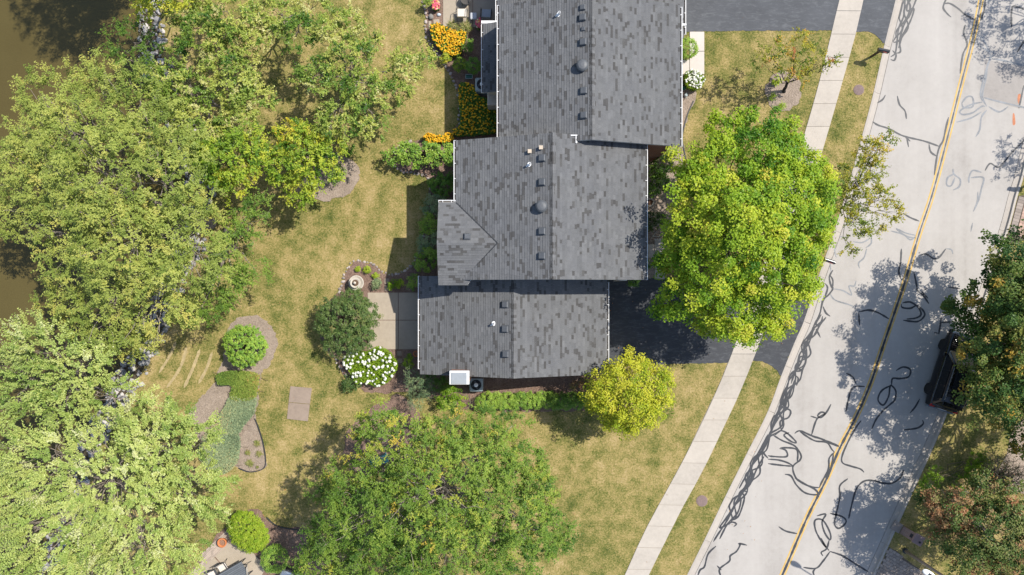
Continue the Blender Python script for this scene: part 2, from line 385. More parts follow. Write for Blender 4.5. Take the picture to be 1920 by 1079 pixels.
def ribbon(pts, width, z, jit=0, seed=0, taper=False):
    a = resample(pts, .06 if jit else .3); n = normals2(a); r = np.random.default_rng(seed)
    w_ = np.full(len(a), width/2)
    if jit:
        x = np.linspace(0, len(a)*.06, len(a)); w_ = w_ * (1 + jit*(.6*np.sin(x*5+r.uniform(0, 6)) + .4*np.sin(x*13+r.uniform(0, 6)) + .25*r.normal(size=len(a))))
        w_ = np.clip(w_, .012, None); e = np.minimum(np.arange(len(a)), np.arange(len(a))[::-1]); w_ *= np.clip(.45 + e*.14, 0, 1)
    L = a + n*w_[:, None]; Q = a - n*w_[:, None]; k = len(a)
    v = np.c_[np.r_[L, Q], np.full(2*k, z)]
    f = np.array([(i, k+i, k+i+1, i+1) for i in range(k-1)])
    return v, f
CA, CB, CC, CD = (1440, 0, 2.998), (1440, 360, 2.998), (1440, 720, 3.006), (960, 720, 3.006)
def cr(c, pts): return px([(c[0]+x/c[2], c[1]+y/c[2]) for x, y in pts], -.1)
# double yellow line with the sealed joint between
CL = smooth(px([(1860, -120), (1839.6, 0), (1823, 77), (1799.6, 167), (1783, 233.5), (1749.5, 360), (1723, 440), (1699.5, 520), (1676, 590), (1653, 657), (1632, 720), (1606, 780), (1574, 842), (1549, 900),
     (1512.5, 973), (1469, 1074), (1420, 1180)], -.1), 5)
ca = resample(CL, .4); cn = normals2(ca)
for sgn in (-1, 1):
    v, f = ribbon(ca + cn*sgn*.135, .085, -.101)
    link('centre_line', np_mesh('centre_line', v, f, m=M_YELLOW), parent=road)
v, f = ribbon(ca, .075, -.0995, .35, 4); o = link('joint_seal', np_mesh('joint_seal', v, f, m=M_TAR), parent=road)
lo = [p for p in CL if p[1] < 3.2]; v, f = ribbon(lo, .13, -.0975, .3, 5); link('joint_seal', np_mesh('joint_seal', v, f, m=M_TAR), parent=road)
TAR = [
 (CA, .108, 0, [[(770,-60),(765,80),(735,160),(725,240),(715,300),(690,320)], [(840,-20),(800,80),(765,140),(740,230),(745,290),(720,300)], [(800,-30),(780,60),(820,50),(800,120),(760,190),(735,230),(705,240)],
   [(780,0),(800,40),(775,110),(725,170),(720,210)], [(700,285),(720,310),(710,340),(690,335)], [(1010,-20),(985,40),(1005,75),(1030,98)], [(985,25),(1020,20),(1070,50),(1110,85),(1160,110)],
   [(1110,140),(1100,190),(1120,250),(1095,310),(1080,415)], [(660,535),(645,560),(615,580)], [(727,540),(740,590),(770,625),(778,670)], [(588,685),(620,705),(680,725),(760,765),(880,795),(965,825)],
   [(780,770),(790,828)], [(770,770),(800,795)], [(1015,660),(1000,720),(985,790),(965,825),(950,880),(935,985)], [(905,810),(915,855),(950,880)],
   [(1460,60),(1400,40),(1375,40),(1368,90),(1370,155)], [(1460,200),(1400,295)], [(1450,780),(1370,860),(1300,940),(1250,920),(1220,960)], [(1439,480),(1410,610)], [(1222,0),(1215,60),(1195,120)]]),
 (CA, .108, 1, [[(1170,205),(1200,210),(1230,260),(1250,320),(1235,370),(1225,440),(1205,540),(1230,600)], [(1170,215),(1185,250),(1240,290),(1270,295),(1245,340),(1225,400),(1195,520),(1205,570)], [(1260,330),(1340,345),(1460,375)],
   [(1215,550),(1290,570),(1460,610)], [(1090,580),(1120,545),(1150,550),(1150,600),(1100,605),(1090,580)], [(1205,575),(1140,590),(1080,625),(1095,645),(1150,635),(1200,600),(1220,600)], [(1060,688),(1140,665),(1200,630)],
   [(1240,600),(1300,630),(1350,600)], [(1230,620),(1200,660),(1190,730),(1168,770)], [(1040,950),(1045,980),(1080,1010),(1075,1050),(1040,1070)], [(1045,980),(1010,1000),(1005,1040),(1030,1045),(1050,1000)],
   [(1200,970),(1150,960),(1130,1000),(1130,1030)], [(1140,1000),(1210,1000),(1200,1060),(1185,1120),(1155,1190)]]),
 (CB, .108, 0, [[(750,320),(745,400),(735,450),(750,495)], [(760,120),(800,145),(850,165)], [(860,355),(890,350),(930,375),(960,370),(1000,320)], [(820,450),(835,520),(840,555),(870,580),(905,630)], [(865,560),(900,600)], [(892,543),(878,553)],
   [(750,630),(755,650),(800,655),(840,640),(880,680),(870,710),(835,730),(760,722)], [(755,625),(800,620),(845,650),(860,690),(830,710),(780,715)], [(1015,535),(1080,545)], [(975,700),(970,740),(960,800)], [(975,735),(1040,730)], [(935,792),(955,795)],
   [(510,680),(515,750)], [(510,675),(570,665),(620,680),(680,715)], [(365,440),(345,480),(355,530),(365,545),(340,580),(310,610),(290,690),(260,750),(240,800),(210,870),(190,950),(150,1020),(130,1079)],
   [(350,470),(365,500),(360,550)], [(320,515),(335,540),(320,590),(300,620)], [(310,645),(325,680),(350,700)], [(300,690),(270,740),(285,760),(260,800)], [(260,750),(230,850),(180,910),(160,990),(120,1060)], [(270,770),(295,820)],
   [(215,870),(215,940),(190,1000),(150,1010)], [(210,930),(180,930),(170,990),(200,1000)], [(150,1030),(170,1050),(160,1090)], [(440,1020),(475,1040),(495,1079)], [(720,1005),(760,985),(800,1000),(790,1040),(740,1050),(700,1050),(695,1090)],
   [(560,668),(600,672),(640,690)]]),
 (CB, .085, 1, [[(350,575),(380,610),(470,640),(500,670)], [(365,545),(420,555),(470,580),(455,530),(485,530),(495,500)], [(720,210),(780,250),(830,260)], [(690,220),(760,240),(800,270),(830,250)], [(720,205),(770,230),(830,245)],
   [(550,315),(580,290),(580,250)], [(480,280),(530,285),(575,260)], [(555,320),(540,370),(510,400),(515,430)], [(400,250),(450,260)], [(1180,0),(1175,60),(1155,110)], [(1150,175),(1140,225)], [(1000,320),(1030,325),(1040,350)],
   [(395,180),(370,260),(360,330),(350,400),(355,450)], [(385,260),(375,330),(385,370)]]),
 (CC, .108, 0, [[(440,155),(455,80),(480,20),(545,15)], [(690,10),(640,40),(620,90),(650,120),(680,70),(690,10),(720,40),(715,90),(690,115),(650,150),(610,200),(585,255)], [(855,85),(830,130),(800,165)], [(765,260),(840,250),(875,225),(870,205)],
   [(355,115),(330,160),(300,190),(280,180),(300,160),(320,170),(275,200),(245,290)], [(240,182),(280,195)], [(525,208),(500,240),(460,310),(420,400),(420,445),(470,465),(520,480),(542,500)],
   [(765,485),(745,530),(700,560),(650,560),(590,545),(540,550),(500,590),(475,670),(455,760)], [(450,535),(405,575),(405,640),(385,730),(375,790),(400,815),(440,780),(420,750),(350,730)],
   [(275,745),(325,735),(305,780),(320,840),(350,880),(350,840),(310,770),(265,770),(270,830),(310,900),(345,940)], [(345,880),(330,930),(300,950),(310,970)], [(350,945),(420,970),(500,1020),(565,1060)], [(350,945),(310,1000),(270,1040),(200,1035)],
   [(270,1040),(255,1060),(265,1090)], [(60,805),(100,830),(165,845)], [(40,290),(70,265),(110,280),(160,330),(130,325),(90,290),(120,275)], [(30,290),(80,320),(150,350),(185,400),(180,430),(140,470),(165,540),(240,580),(290,585)],
   [(150,280),(180,265),(240,290),(300,310),(350,335),(400,355)], [(180,270),(260,320),(330,330),(360,370),(375,385)], [(245,295),(310,315),(400,350)], [(375,385),(345,420),(340,480),(300,560),(290,585)], [(370,390),(355,470),(320,530)],
   [(65,365),(100,375),(105,410),(30,410),(0,405)], [(70,360),(160,370),(165,440)], [(0,425),(60,430),(110,445),(145,465)], [(0,450),(80,460),(140,465)], [(95,510),(130,520),(160,570),(210,615),(275,625),(270,600),(200,560),(150,530)],
   [(335,930),(320,910),(300,870)], [(150,-20),(110,90),(60,160),(40,220),(0,300)], [(120,-20),(80,100),(95,130),(60,190),(30,240),(10,300)], [(100,20),(70,120),(125,150),(115,190),(70,210),(75,260)], [(110,60),(50,170),(20,260),(0,330)],
   [(95,95),(60,150),(80,200)], [(140,10),(90,100),(110,140)]]),
 (CD, .108, 0, [[(1443,285),(1400,370),(1360,440),(1330,560),(1310,600),(1270,660),(1240,720),(1200,790),(1160,850),(1135,890)], [(1443,320),(1400,400),(1340,480),(1320,570),(1280,620),(1290,660),(1270,730),(1215,790),(1170,875)],
   [(1420,410),(1380,480),(1340,570),(1310,600),(1330,610)], [(1443,300),(1410,370),(1443,420)], [(1390,400),(1330,500),(1280,590)], [(1300,600),(1280,640),(1220,740),(1170,810),(1200,800),(1240,780),(1265,790),(1250,805)],
   [(1285,610),(1310,640),(1280,740),(1240,770)], [(1380,400),(1350,470),(1360,530),(1330,580)], [(1150,915),(1105,960),(1085,1030),(1060,1050),(1045,1090)], [(1325,910),(1280,900),(1285,910),(1265,945),(1230,970),(1225,1000),(1170,1045),(1180,1090)], [(1155,1025),(1180,1050)]]),
]
ti = 0
for c, wd, worn, lines in TAR:
    for ln in lines:
        ti += 1
        v, f = ribbon(smooth(cr(c, ln), 8), wd, -.101 + (ti % 9)*.0004, .18, ti)
        link('crack_seal', np_mesh('crack_seal', v, f, m=M_TARW if worn else M_TAR), parent=road)
rk = np.random.default_rng(21)
for i_ in (0, 1, 2, 5, 6):          # strands wandering along the gutter joint
    o0, ph, am = rk.uniform(.62, 1.0), rk.uniform(0, 6.3), rk.uniform(.12, .28)
    a_ = resample([tuple(p) for p in kl2], .3); sgm = a_[(a_[:, 1] < rk.uniform(-2.5, -1)) & (a_[:, 1] > rk.uniform(-15, -12.5))] if i_ < 5 else a_[(a_[:, 1] < 19) & (a_[:, 1] > rk.uniform(14, 15.5))]
    nn_ = normals2(sgm); x_ = np.arange(len(sgm))*.3; off = o0 - .5 + am*np.sin(x_*rk.uniform(1.6, 2.6) + ph) + .1*np.sin(x_*4.1 + ph*2)
    v, f = ribbon(smooth([tuple(q) for q in sgm + nn_*np.clip(off, .04, None)[:, None]], 5), .10, -.0968 + i_*.0003, .18, 900+i_); link('crack_seal', np_mesh('crack_seal', v, f, m=M_TAR), parent=road)
# pale repaired square in the far lane and stains
v = px([(1846, 112), (1925, 126), (1912, 204), (1845, 185)], -.1); sheet('road_patch', v, -.1028, m_concrete('patch_concrete', (.30, .272, .245)), 0, parent=road)
for q in ([(1909, 178), (1914, 178), (1912, 196), (1908, 190)], [(1899, 215), (1902, 214), (1904, 232), (1899, 234)]):
    sheet('rust_stain', px(smooth(q, 4, True), -.1), -.1012, plain('rust_stain', (.42, .17, .09), .9, var=.3), 0, parent=road)

# sidewalk: one slab after another
def strip_slabs(root, Lp, Rp, step, z, m, name='slab', gap=.02, th=.1, vis=True):
    sheet('slab_bed', px(Lp) + px(Rp[::-1]), z-.03, plain('joint_sand', (.30, .26, .215), .9), .05, root)
    L = resample(smooth(px(Lp), 6), .1); Q = resample(smooth(px(Rp), 6), .1)
    n = int(np.hypot(*(L[-1]-L[0])) / step); 
    iL = np.linspace(0, len(L)-1, n+1); iR = np.linspace(0, len(Q)-1, n+1)
    g = lambda A, t: np.array([np.interp(t, np.arange(len(A)), A[:, 0]), np.interp(t, np.arange(len(A)), A[:, 1])])
    for i in range(n):
        a, b, c, d = g(L, iL[i]), g(L, iL[i+1]), g(Q, iR[i+1]), g(Q, iR[i])
        u = (b - a)/np.hypot(*(b-a))*gap/2
        q = [a+u, b-u, c-u, d+u]; m0 = sum(q)/4
        zz = z + random.uniform(-.004, .004)
        top = [p + (m0-p)/np.hypot(*(m0-p))*.012 for p in q]
        mb = MB(); mb.add([(*p, z-th) for p in q] + [(*p, zz-.008) for p in q] + [(*p, zz) for p in top],
            [(8, 9, 10, 11)] + [(i0, (i0+1) % 4, 4+(i0+1) % 4, 4+i0) for i0 in range(4)] + [(4+i0, 4+(i0+1) % 4, 8+(i0+1) % 4, 8+i0) for i0 in range(4)])
        mb.build(name, m, root)
SWL = [(1600, -110), (1573.4, 0), (1556.7, 70), (1535, 157), (1513.4, 233.5), (1480, 345), (1443, 460), (1388.6, 617), (1349, 720), (1286, 853), (1212.8, 988), (1171, 1079), (1120, 1190)]
SWR = [(1644, -110), (1618.5, 0), (1603.4, 66.7), (1571.8, 180), (1546.7, 267), (1520, 355), (1487, 460), (1437, 607), (1394, 720), (1356, 803), (1316, 886), (1279, 953), (1216, 1079), (1165, 1190)]
swk = empty('sidewalk'); swk['kind'] = 'structure'
strip_slabs(swk, SWL, SWR, 1.47, .035, M_WALK)
SIDEWALK = px(SWL) + px(SWR[::-1])
# driveways
D1 = px([(1130, 520), (1240, 522), (1400, 524), (1490, 528), (1512, 520), (1533, 505)] + [(1530, 532), (1507, 603), (1490, 642), (1464, 707)] + [(1456, 695), (1445, 685), (1432, 679), (1415, 677), (1398, 678), (1352, 681), (1250, 683), (1135, 688)])
D1r = resample(D1 + [D1[0]], .15)[:-1]; D1r = [tuple(v) for v in D1r + np.random.default_rng(31).normal(size=D1r.shape)*.02]
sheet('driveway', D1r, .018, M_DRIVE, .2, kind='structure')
D2 = px([(1270, -200), (1720, -200), (1700, -100), (1679, 0), (1658.5, 83), (1648, 72), (1636, 63), (1622, 60), (1606, 60), (1560, 58), (1400, 58.5), (1275, 60)])
D2r = resample(D2 + [D2[0]], .15)[:-1]; D2r = [tuple(v) for v in D2r + np.random.default_rng(32).normal(size=D2r.shape)*.02]
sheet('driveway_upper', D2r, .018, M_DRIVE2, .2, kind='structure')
# ------------------------------------------------------------------ mulch beds
BEDS = []
def bed(name, pts, z=.03, m=None, sm=3):
    q = smooth(px(pts), sm, True) if sm else px(pts)
    rr = np.random.default_rng(len(BEDS)+50); e = resample(q + [q[0]], .16)[:-1]; q = [tuple(v) for v in e + rr.normal(size=e.shape)*.035 + .05*np.sin(e[:, ::-1]*5)]
    BEDS.append(q); return sheet(name, q, z, m or M_MULCH, .12, kind='structure')
B1 = [(790,-40),(797,20),(800,60),(815,95),(845,140),(860,175),(862,230),(840,258),(765,268),(738,285),(738,312),(752,323),(795,328),(806,345),(806,370),(798,400),(795,440),(785,475),(770,502),(755,512),(730,516),(710,505),(695,495),(668,489),(655,500),(645,522),(637,548),(602,575),(602,640),(638,690),(658,720),(700,738),(760,735),(800,735),(803,540),(862,540),(862,300),(950,280),(950,-40)]
bed('garden_bed', B1, .03, M_MULCH, 0)
bed('garden_bed', [(800,690),(800,742),(830,762),(900,770),(1000,772),(1100,770),(1125,690)], .034, M_MULCH, 0)
bed('garden_bed', [(757,742),(720,752),(690,768),(660,795),(645,830),(655,880),(700,890),(760,870),(795,800)], .026, M_MULCH)
bed('garden_bed', [(436,604),(462,592),(490,596),(512,616),(520,645),(508,680),(490,702),(484,750),(480,790),(490,820),(499,860),(495,878),(470,885),(440,875),(400,862),(360,800),(357,770),(400,720),(412,690),(422,660),(426,622)], .028, M_MULCHL)
bed('garden_bed', [(435,975),(480,955),(500,972),(520,988),(590,1000),(620,1100),(360,1120),(365,1060)], .026, M_MULCH)
bed('garden_bed', [(1265,140),(1316,140),(1310,165),(1294,205),(1282,240),(1279,262),(1284,285),(1290,305),(1285,340),(1262,400),(1252,450),(1245,520),(1190,522),(1190,262),(1265,262)], .03, M_MULCHL, 0)
bed('garden_bed', ellipse(1468, 172, 34, 38), .03, M_MULCHL)
bed('garden_bed', ellipse(612, 330, 62, 46, seed=4), .028, M_MULCHL)
# patios and walks
def slab_poly(root, pts, z, m, name='slab'): return sheet(name, px(pts), z, m, .08, root)
pat = empty('patio'); pat['kind'] = 'structure'
for q in ([(690,549),(746.5,549),(746.5,600),(690,600)], [(747.7,549),(800,549),(800,600),(747.7,600)], [(690,601.2),(746.5,601.2),(746.5,655),(690,655)], [(747.7,601.2),(800,601.2),(800,655),(747.7,655)]):
    slab_poly(pat, q, .065, M_PATIO)
PATS = [px([(690,549),(800,549),(800,655),(690,655)])]
pat = empty('patio_upper'); pat['kind'] = 'structure'
for q in ([(831,-60),(886,-60),(886,52),(831,50)], [(887,-60),(945,-60),(945,50),(887,52)]): slab_poly(pat, q, .065, M_PATIO)
pat = empty('front_walk_upper'); pat['kind'] = 'structure'
for q in ([(1293,60.5),(1320,60.5),(1320,96.5),(1293,96.5)], [(1293,97.5),(1320,97.5),(1320,140),(1293,140)], [(1262,113),(1292,113),(1292,140),(1262,140)]): slab_poly(pat, q, .06, M_WALKW)
PATS.append(px([(1262,60),(1320,60),(1320,140),(1262,140)]))
pat = empty('front_walk'); pat['kind'] = 'structure'
for q in ([(1227,448),(1246,448),(1246,476),(1227,476)], [(1227,477),(1246,477),(1246,505),(1227,505)], [(1227,506),(1246,506),(1246,524),(1227,524)], [(1200,458),(1226,458),(1226,484),(1200,484)]): slab_poly(pat, q, .06, M_WALK)
pat = empty('patio_lower'); pat['kind'] = 'structure'
for q in ([(398,1036),(434,998),(452,1010),(480,1042),(500,1062),(470,1120),(440,1120),(415,1056)], [(396,1037.5),(413,1057),(438,1120),(340,1120),(340,1090)]): slab_poly(pat, q, .06, M_PATIO)
mbp = MB().bbox(-.1, .1, -.048, .048, -.05, .0, .006); pm = mbp.mesh('paver', plain('patio_paver', (.36, .29, .235), .9, var=.15, rnd=.6))
a, b = Vector(P2(376, 1041)), Vector(P2(428, 992)); u = (b-a).normalized(); vv = Vector((u.y, -u.x))
for i in range(13):
    for j in range(7):
        p = a + u*(i*.205 + (j % 2)*.1 - .2) + vv*(j*.1 + .04)
        o = link('paver', pm, parent=pat); o.location = (p.x, p.y, .068); o.rotation_euler = (0, 0, math.atan2(u.y, u.x))
PATS.append(px([(376,1035),(430,985),(500,1062),(480,1120),(330,1120)]))
pad = empty('garden_pad'); pad['kind'] = 'structure'
for q in ([(545,724.5),(585,728),(581.3,757.5),(541.7,754)], [(541.6,755),(581.2,758.5),(577.5,790),(538.5,785.5)]): slab_poly(pad, q, .05, M_PAD)
PATS.append(px([(545,724.5),(585,728),(577.5,790),(538.5,785.5)]))
# paver driveways on the far side
PAV = plain('grey_paver', (.27, .225, .19), .9, var=.15, rnd=.7)
pv = sheet('paver_drive', px([(1644,1074),(1667,1026),(1682,1034),(1697,1048),(1716,1062),(1738,1074),(1775,1086),(1800,1130),(1610,1140)]), .005, m_mulch('paver_sand', (.08, .065, .05), (.12, .1, .08), (.16, .13, .1)), .1, kind='structure')
PVP = px([(1644,1074),(1667,1028),(1682,1036),(1697,1050),(1716,1064),(1738,1076),(1775,1088),(1790,1118),(1622,1118)])
pm = MB().bbox(-.122, .122, -.092, .092, -.05, .0, .012).mesh('paver', PAV)
th = R(-32); c_ = P(1690, 1078)
for i in range(-14, 26):
    for j in range(-14, 16):
        lx, ly = i*.25 + (j % 2)*.125, j*.19
        x = c_.x + lx*math.cos(th) - ly*math.sin(th); y = c_.y + lx*math.sin(th) + ly*math.cos(th)
        if inpoly(np.array([x]), np.array([y]), PVP)[0]:
            o = link('paver', pm, parent=pv); o.location = (x, y, .03 + random.uniform(-.004, .004)); o.rotation_euler = (0, 0, th + random.uniform(-.02, .02))
PAVP = plain('pink_paver', (.40, .27, .21), .9, var=.15, rnd=.5)
pv2 = sheet('paver_drive_across_road', px([(1909,368),(1990,355),(1980,470),(1885,455),(1894,427)]), .005, m_mulch('paver_sand', (.08, .065, .05), (.12, .1, .08), (.16, .13, .1)), .1, kind='structure')
pm = MB().bbox(-.098, .098, -.098, .098, -.05, .0, .01).mesh('paver', PAVP); pmg = MB().bbox(-.098, .098, -.198, .198, -.05, .0, .01).mesh('paver', PAV)
e0, e1 = Vector(P2(1910, 368)), Vector(P2(1894, 428)); u = (e1-e0).normalized(); nn = Vector((-u.y, u.x))
if nn.x < 0: nn = -nn
for i in range(12):
    for j in range(9):
        p = e0 + u*(i*.2+.1) + nn*(.26 + .3 + (j-1)*.2 if j else .21)
        o = link('paver', pm if j else pmg, parent=pv2); o.location = (p.x, p.y, .03 + random.uniform(-.003, .003)); o.rotation_euler = (0, 0, math.atan2(u.y, u.x))
sheet('gravel_path', px(smooth([(1902,800),(1960,770),(1985,900),(1940,930),(1890,915),(1868,895),(1875,875),(1888,850)], 3, True)), .02, M_MULCHL, .1, kind='structure')

# edging stones along the beds
rs = np.random.default_rng(11); SM = []
for i in range(6):
    bm = bmesh.new(); bmesh.ops.create_icosphere(bm, subdivisions=1, radius=1)
    for v in bm.verts: v.co = v.co * (1 + rs.uniform(-.22, .22)); v.co.z *= .7
    me = bpy.data.meshes.new('stone'); bm.to_mesh(me); bm.free(); me.materials.append(M_STONE); SM.append(me)
def stones(line, step, size, name, label, m=None):
    root = empty(name); tag(root, label, 'edging')
    for p in resample(smooth(px(line), 6), step):
        o = link('stone', SM[rs.integers(6)], parent=root); o.location = (p[0]+rs.normal()*.03, p[1]+rs.normal()*.03, .05)
        o.rotation_euler = (0, 0, rs.uniform(0, 6.28)); s = size*rs.uniform(.7, 1.25); o.scale = (s*rs.uniform(1, 1.5), s, s)
    return root
stones([(793,5),(799,35),(797,60),(803,77),(815,95),(830,115),(845,140),(858,168),(862,200),(860,232)], .25, .09, 'stone_edging', 'row of small stones edging the bed west of the upper patio')
stones([(770,266),(752,272),(738,285)], .24, .08, 'stone_edging', 'short row of pink stones beside the small sunlit patch of yellow flowers')
stones([(740,312),(752,321),(775,326),(795,328),(803,335),(808,347),(806,370),(798,400),(795,440),(785,475),(770,500)], .23, .08, 'stone_edging', 'long row of stones edging the shaded shrubs along the middle house')
stones([(770,500),(755,511),(740,515),(726,514),(710,504),(695,494),(682,490),(668,489),(655,499),(647,515),(641,535),(637,548)], .22, .08, 'stone_edging', 'curved row of whitish stones around the fountain bed')
stones([(625,668),(640,690),(655,715)], .24, .09, 'stone_edging', 'few stones edging the bed of the white hydrangea by the patio')
def edging(line, label, name='lawn_edging'):
    a = resample(smooth(px(line), 6), .15); o = sweep(a, [(-.03, -.02), (-.03, .07), (.03, .07), (.03, -.02)]).build(name, M_DARK); tag(o, label, 'edging')
edging([(1300,190),(1289,215),(1282,240),(1279,262),(1283,285),(1287,305)], 'dark curved lawn edging beside the front bed of the upper house')
edging([(478,785),(484,800),(492,825),(498,858),(495,878),(470,885),(448,878)], 'black lawn edging rounding the tip of the juniper bed')
edging([(500,970),(520,986),(560,994),(592,998)], 'dark lawn edging beside the two shrubs at the lower patio')

# ------------------------------------------------------------------ houses
PITCH = .35
def shingle_plane(O, U, V, N, poly, parent, seed):
    """courses of tabs laid up the slope; poly = (u, v) outline on the plane"""
    r = np.random.default_rng(seed); poly = np.array(poly, float); e = .142
    vmax = poly[:, 1].max(); rows = int(math.ceil(vmax / e)); vv = []; qq = []; tt = []; nb = 0
    for i in range(rows):
        v0, v1 = i*e, min((i+1)*e + .01, vmax); vm = (v0+v1)/2; xs = []
        for (ua, va), (ub, vb) in zip(poly, np.roll(poly, -1, 0)):
            if (va > vm) != (vb > vm): xs.append(ua + (ub-ua)*(vm-va)/(vb-va))
        if len(xs) < 2: continue
        ua, ub = min(xs), max(xs); u = ua; first = True
        edges = [ua]
        u = ua + r.uniform(.05, .3)
        while u < ub - .06: edges.append(u); u += r.choice([.15, .2, .25, .3, .35, .42], p=[.1, .16, .24, .22, .16, .12])
        edges.append(ub); edges = np.array(edges); k = len(edges) - 1
        h = np.where(r.random(k) < .5, .024, .017)
        t = np.clip(r.normal(.60, .11, k) + r.normal(0, .07), .3, 1); d = r.random(k) < .16; t[d] = r.uniform(0, .25, d.sum())
        for j in range(k):
            a, b = edges[j]+.002, edges[j+1]-.002
            for (uu, v_, hh) in ((a, v0, -.002), (b, v0, -.002), (b, v0, h[j]), (a, v0, h[j]), (b, v1, .001), (a, v1, .001)): vv.append((uu, v_, hh))
            qq.append((nb, nb+1, nb+2, nb+3)); qq.append((nb+3, nb+2, nb+4, nb+5)); tt += [t[j], t[j]]; nb += 6
    vv = np.array(vv); B = np.array([U, V, N]); W = np.array(O)[None] + vv @ B
    o = link('shingles', np_mesh('shingles', W, np.array(qq), None, np.array(tt), M_SHINGLE), parent=parent); o['kind'] = 'stuff'; return o
def slope(parent, e0, e1, r1, r0, seed, deck=True):
    """roof plane: eave from e0 to e1, upper edge r0..r1 (above e0..e1)"""
    e0, e1, r0, r1 = map(Vector, (e0, e1, r0, r1)); U = (e1-e0).normalized()
    N = (e1-e0).cross(r0-e0).normalized() if (r0-e0).length > .01 else (e1-e0).cross(r1-e0).normalized()
    if N.z < 0: N = -N
    V = N.cross(U).normalized()
    if V.z < 0: V = -V
    pol = [((p-e0).dot(U), (p-e0).dot(V)) for p in (e0, e1, r1, r0)]
    return shingle_plane(e0, U, V, N, pol, parent, seed)
def deck_mesh(planes, name, parent, th=.14):
    mb = MB()
    for q in planes:
        q = [Vector(p) - Vector((0, 0, .012)) for p in q]; k = len(q); lo = [p - Vector((0, 0, th)) for p in q]
        mb.add(q + lo, [tuple(range(k)), tuple(range(2*k-1, k-1, -1))] + [(i, k+i, k+(i+1) % k, (i+1) % k) for i in range(k)])
    return mb.build(name, plain('roof_edge', (.40, .39, .375), .7, var=.1), parent)
def ridge_caps(parent, a, b, seed):
    a, b = Vector(a), Vector(b); L = (b-a).length; u = (b-a)/L; s = u.cross(Vector((0, 0, 1))); r = np.random.default_rng(seed); vs = []; q = []; t = []; n = int(L/.16)
    for i in range(n):
        p0, p1 = a + u*(i*L/n), a + u*((i+1)*L/n+.02); k = len(vs)
        for p, z in ((p0, .014), (p1, .008)):
            vs += [p - s*.16 + Vector((0, 0, z-.16*PITCH)), p + Vector((0, 0, z+.006)), p + s*.16 + Vector((0, 0, z-.16*PITCH))]
        q += [(k, k+1, k+4, k+3), (k+1, k+2, k+5, k+4), (k, k+3, k+4, k+1)]; x = r.uniform(0, .2) if r.random() < .3 else r.uniform(.35, .9); t += [x]*3
    return link('ridge_cap', np_mesh('ridge_cap', np.array([tuple(v) for v in vs]), np.array(q), None, np.array(t), M_SHINGLE), parent=parent)
def gutter(parent, a, b, out, z, strap=.82):
    """open trough along a -> b, hung on the outer side"""
    a, b = Vector((*a, z)), Vector((*b, z)); u = (b-a).normalized(); L = (b-a).length; s = Vector((*out, 0)).normalized()
    Mx = Matrix(((u.x, s.x, 0, a.x), (u.y, s.y, 0, a.y), (u.z, s.z, 1, a.z), (0, 0, 0, 1)))
    mb = MB(); mb.box(0, L, .0, .012, -.11, .0, 0, Mx); mb.box(0, L, .012, .10, -.11, -.10, 1, Mx); mb.box(0, L, .10, .132, -.115, .008, 0, Mx)
    mb.box(0, .012, .012, .105, -.10, 0, 0, Mx); mb.box(L-.012, L, .012, .105, -.10, 0, 0, Mx)
    g = mb.build('gutter', [M_WHITE, M_GUTIN], parent)
    n = max(2, int(L/strap))
    if 'strap' not in MATS: MATS['strap'] = MB().box(-.014, .014, .004, .115, -.006, .010).mesh('strap', M_WHITE)
    for i in range(n):
        o = link('strap', MATS['strap'], parent=g); o.matrix_local = Mx @ Matrix.Translation(((i+.5)*L/n, 0, 0))
    return g
def wall_box(parent, x0, x1, y0, y1, z1, m, name='wall', z0=-.2): return MB().box(x0, x1, y0, y1, z0, z1).build(name, m, parent)
def gable(parent, x0, x1, y0, y1, ze, zr, m, xr=None):
    xr = (x0+x1)/2 if xr is None else xr; v = []
    for y in (y0, y1): v += [(x0, y, -.2), (x1, y, -.2), (x1, y, ze), (xr, y, zr), (x0, y, ze)]
    return MB().add(v, [(0, 1, 2, 3, 4), (9, 8, 7, 6, 5)] + [(i, 5+i, 5+(i+1) % 5, (i+1) % 5) for i in range(5)]).build('wall', m, parent)
def window(parent, c, n, wd, ht, name='window'):
    """a framed window on a wall; c = centre on the wall face, n = outward normal (2D)"""
    s = Vector((-n[1], n[0], 0)); nn = Vector((*n, 0)); c = Vector(c)
    Mx = Matrix(((s.x, nn.x, 0, c.x), (s.y, nn.y, 0, c.y), (0, 0, 1, c.z), (0, 0, 0, 1)))
    mb = MB(); f = .07
    mb.box(-wd/2, -wd/2+f, -.02, .05, -ht/2, ht/2, 0, Mx); mb.box(wd/2-f, wd/2, -.02, .05, -ht/2, ht/2, 0, Mx)
    mb.box(-wd/2+f, wd/2-f, -.02, .048, ht/2-f, ht/2, 0, Mx); mb.box(-wd/2-.05, wd/2+.05, -.02, .09, -ht/2-.06, -ht/2, 0, Mx); mb.box(-wd/2+f, wd/2-f, -.02, .045, -.025, .025, 0, Mx)
    o = mb.build(name, M_WHITE, parent)
    MB().box(-wd/2+f, wd/2-f, .0, .015, -ht/2, ht/2-f, 0, Mx).build('pane', M_GLASS, o); return o
def downspout(parent, x, y, z):
    mb = MB(); mb.box(x-.04, x+.04, y-.04, y+.04, .15, z); mb.box(x-.04, x+.35, y-.045, y+.045, .05, .15); return mb.build('downspout', M_WHITE, parent)
def on_roof(px_, py_, zf):
    z = 5
    for _ in range(6): p = P(px_, py_, z); z = zf(p.x, p.y)
    return P(px_, py_, z)
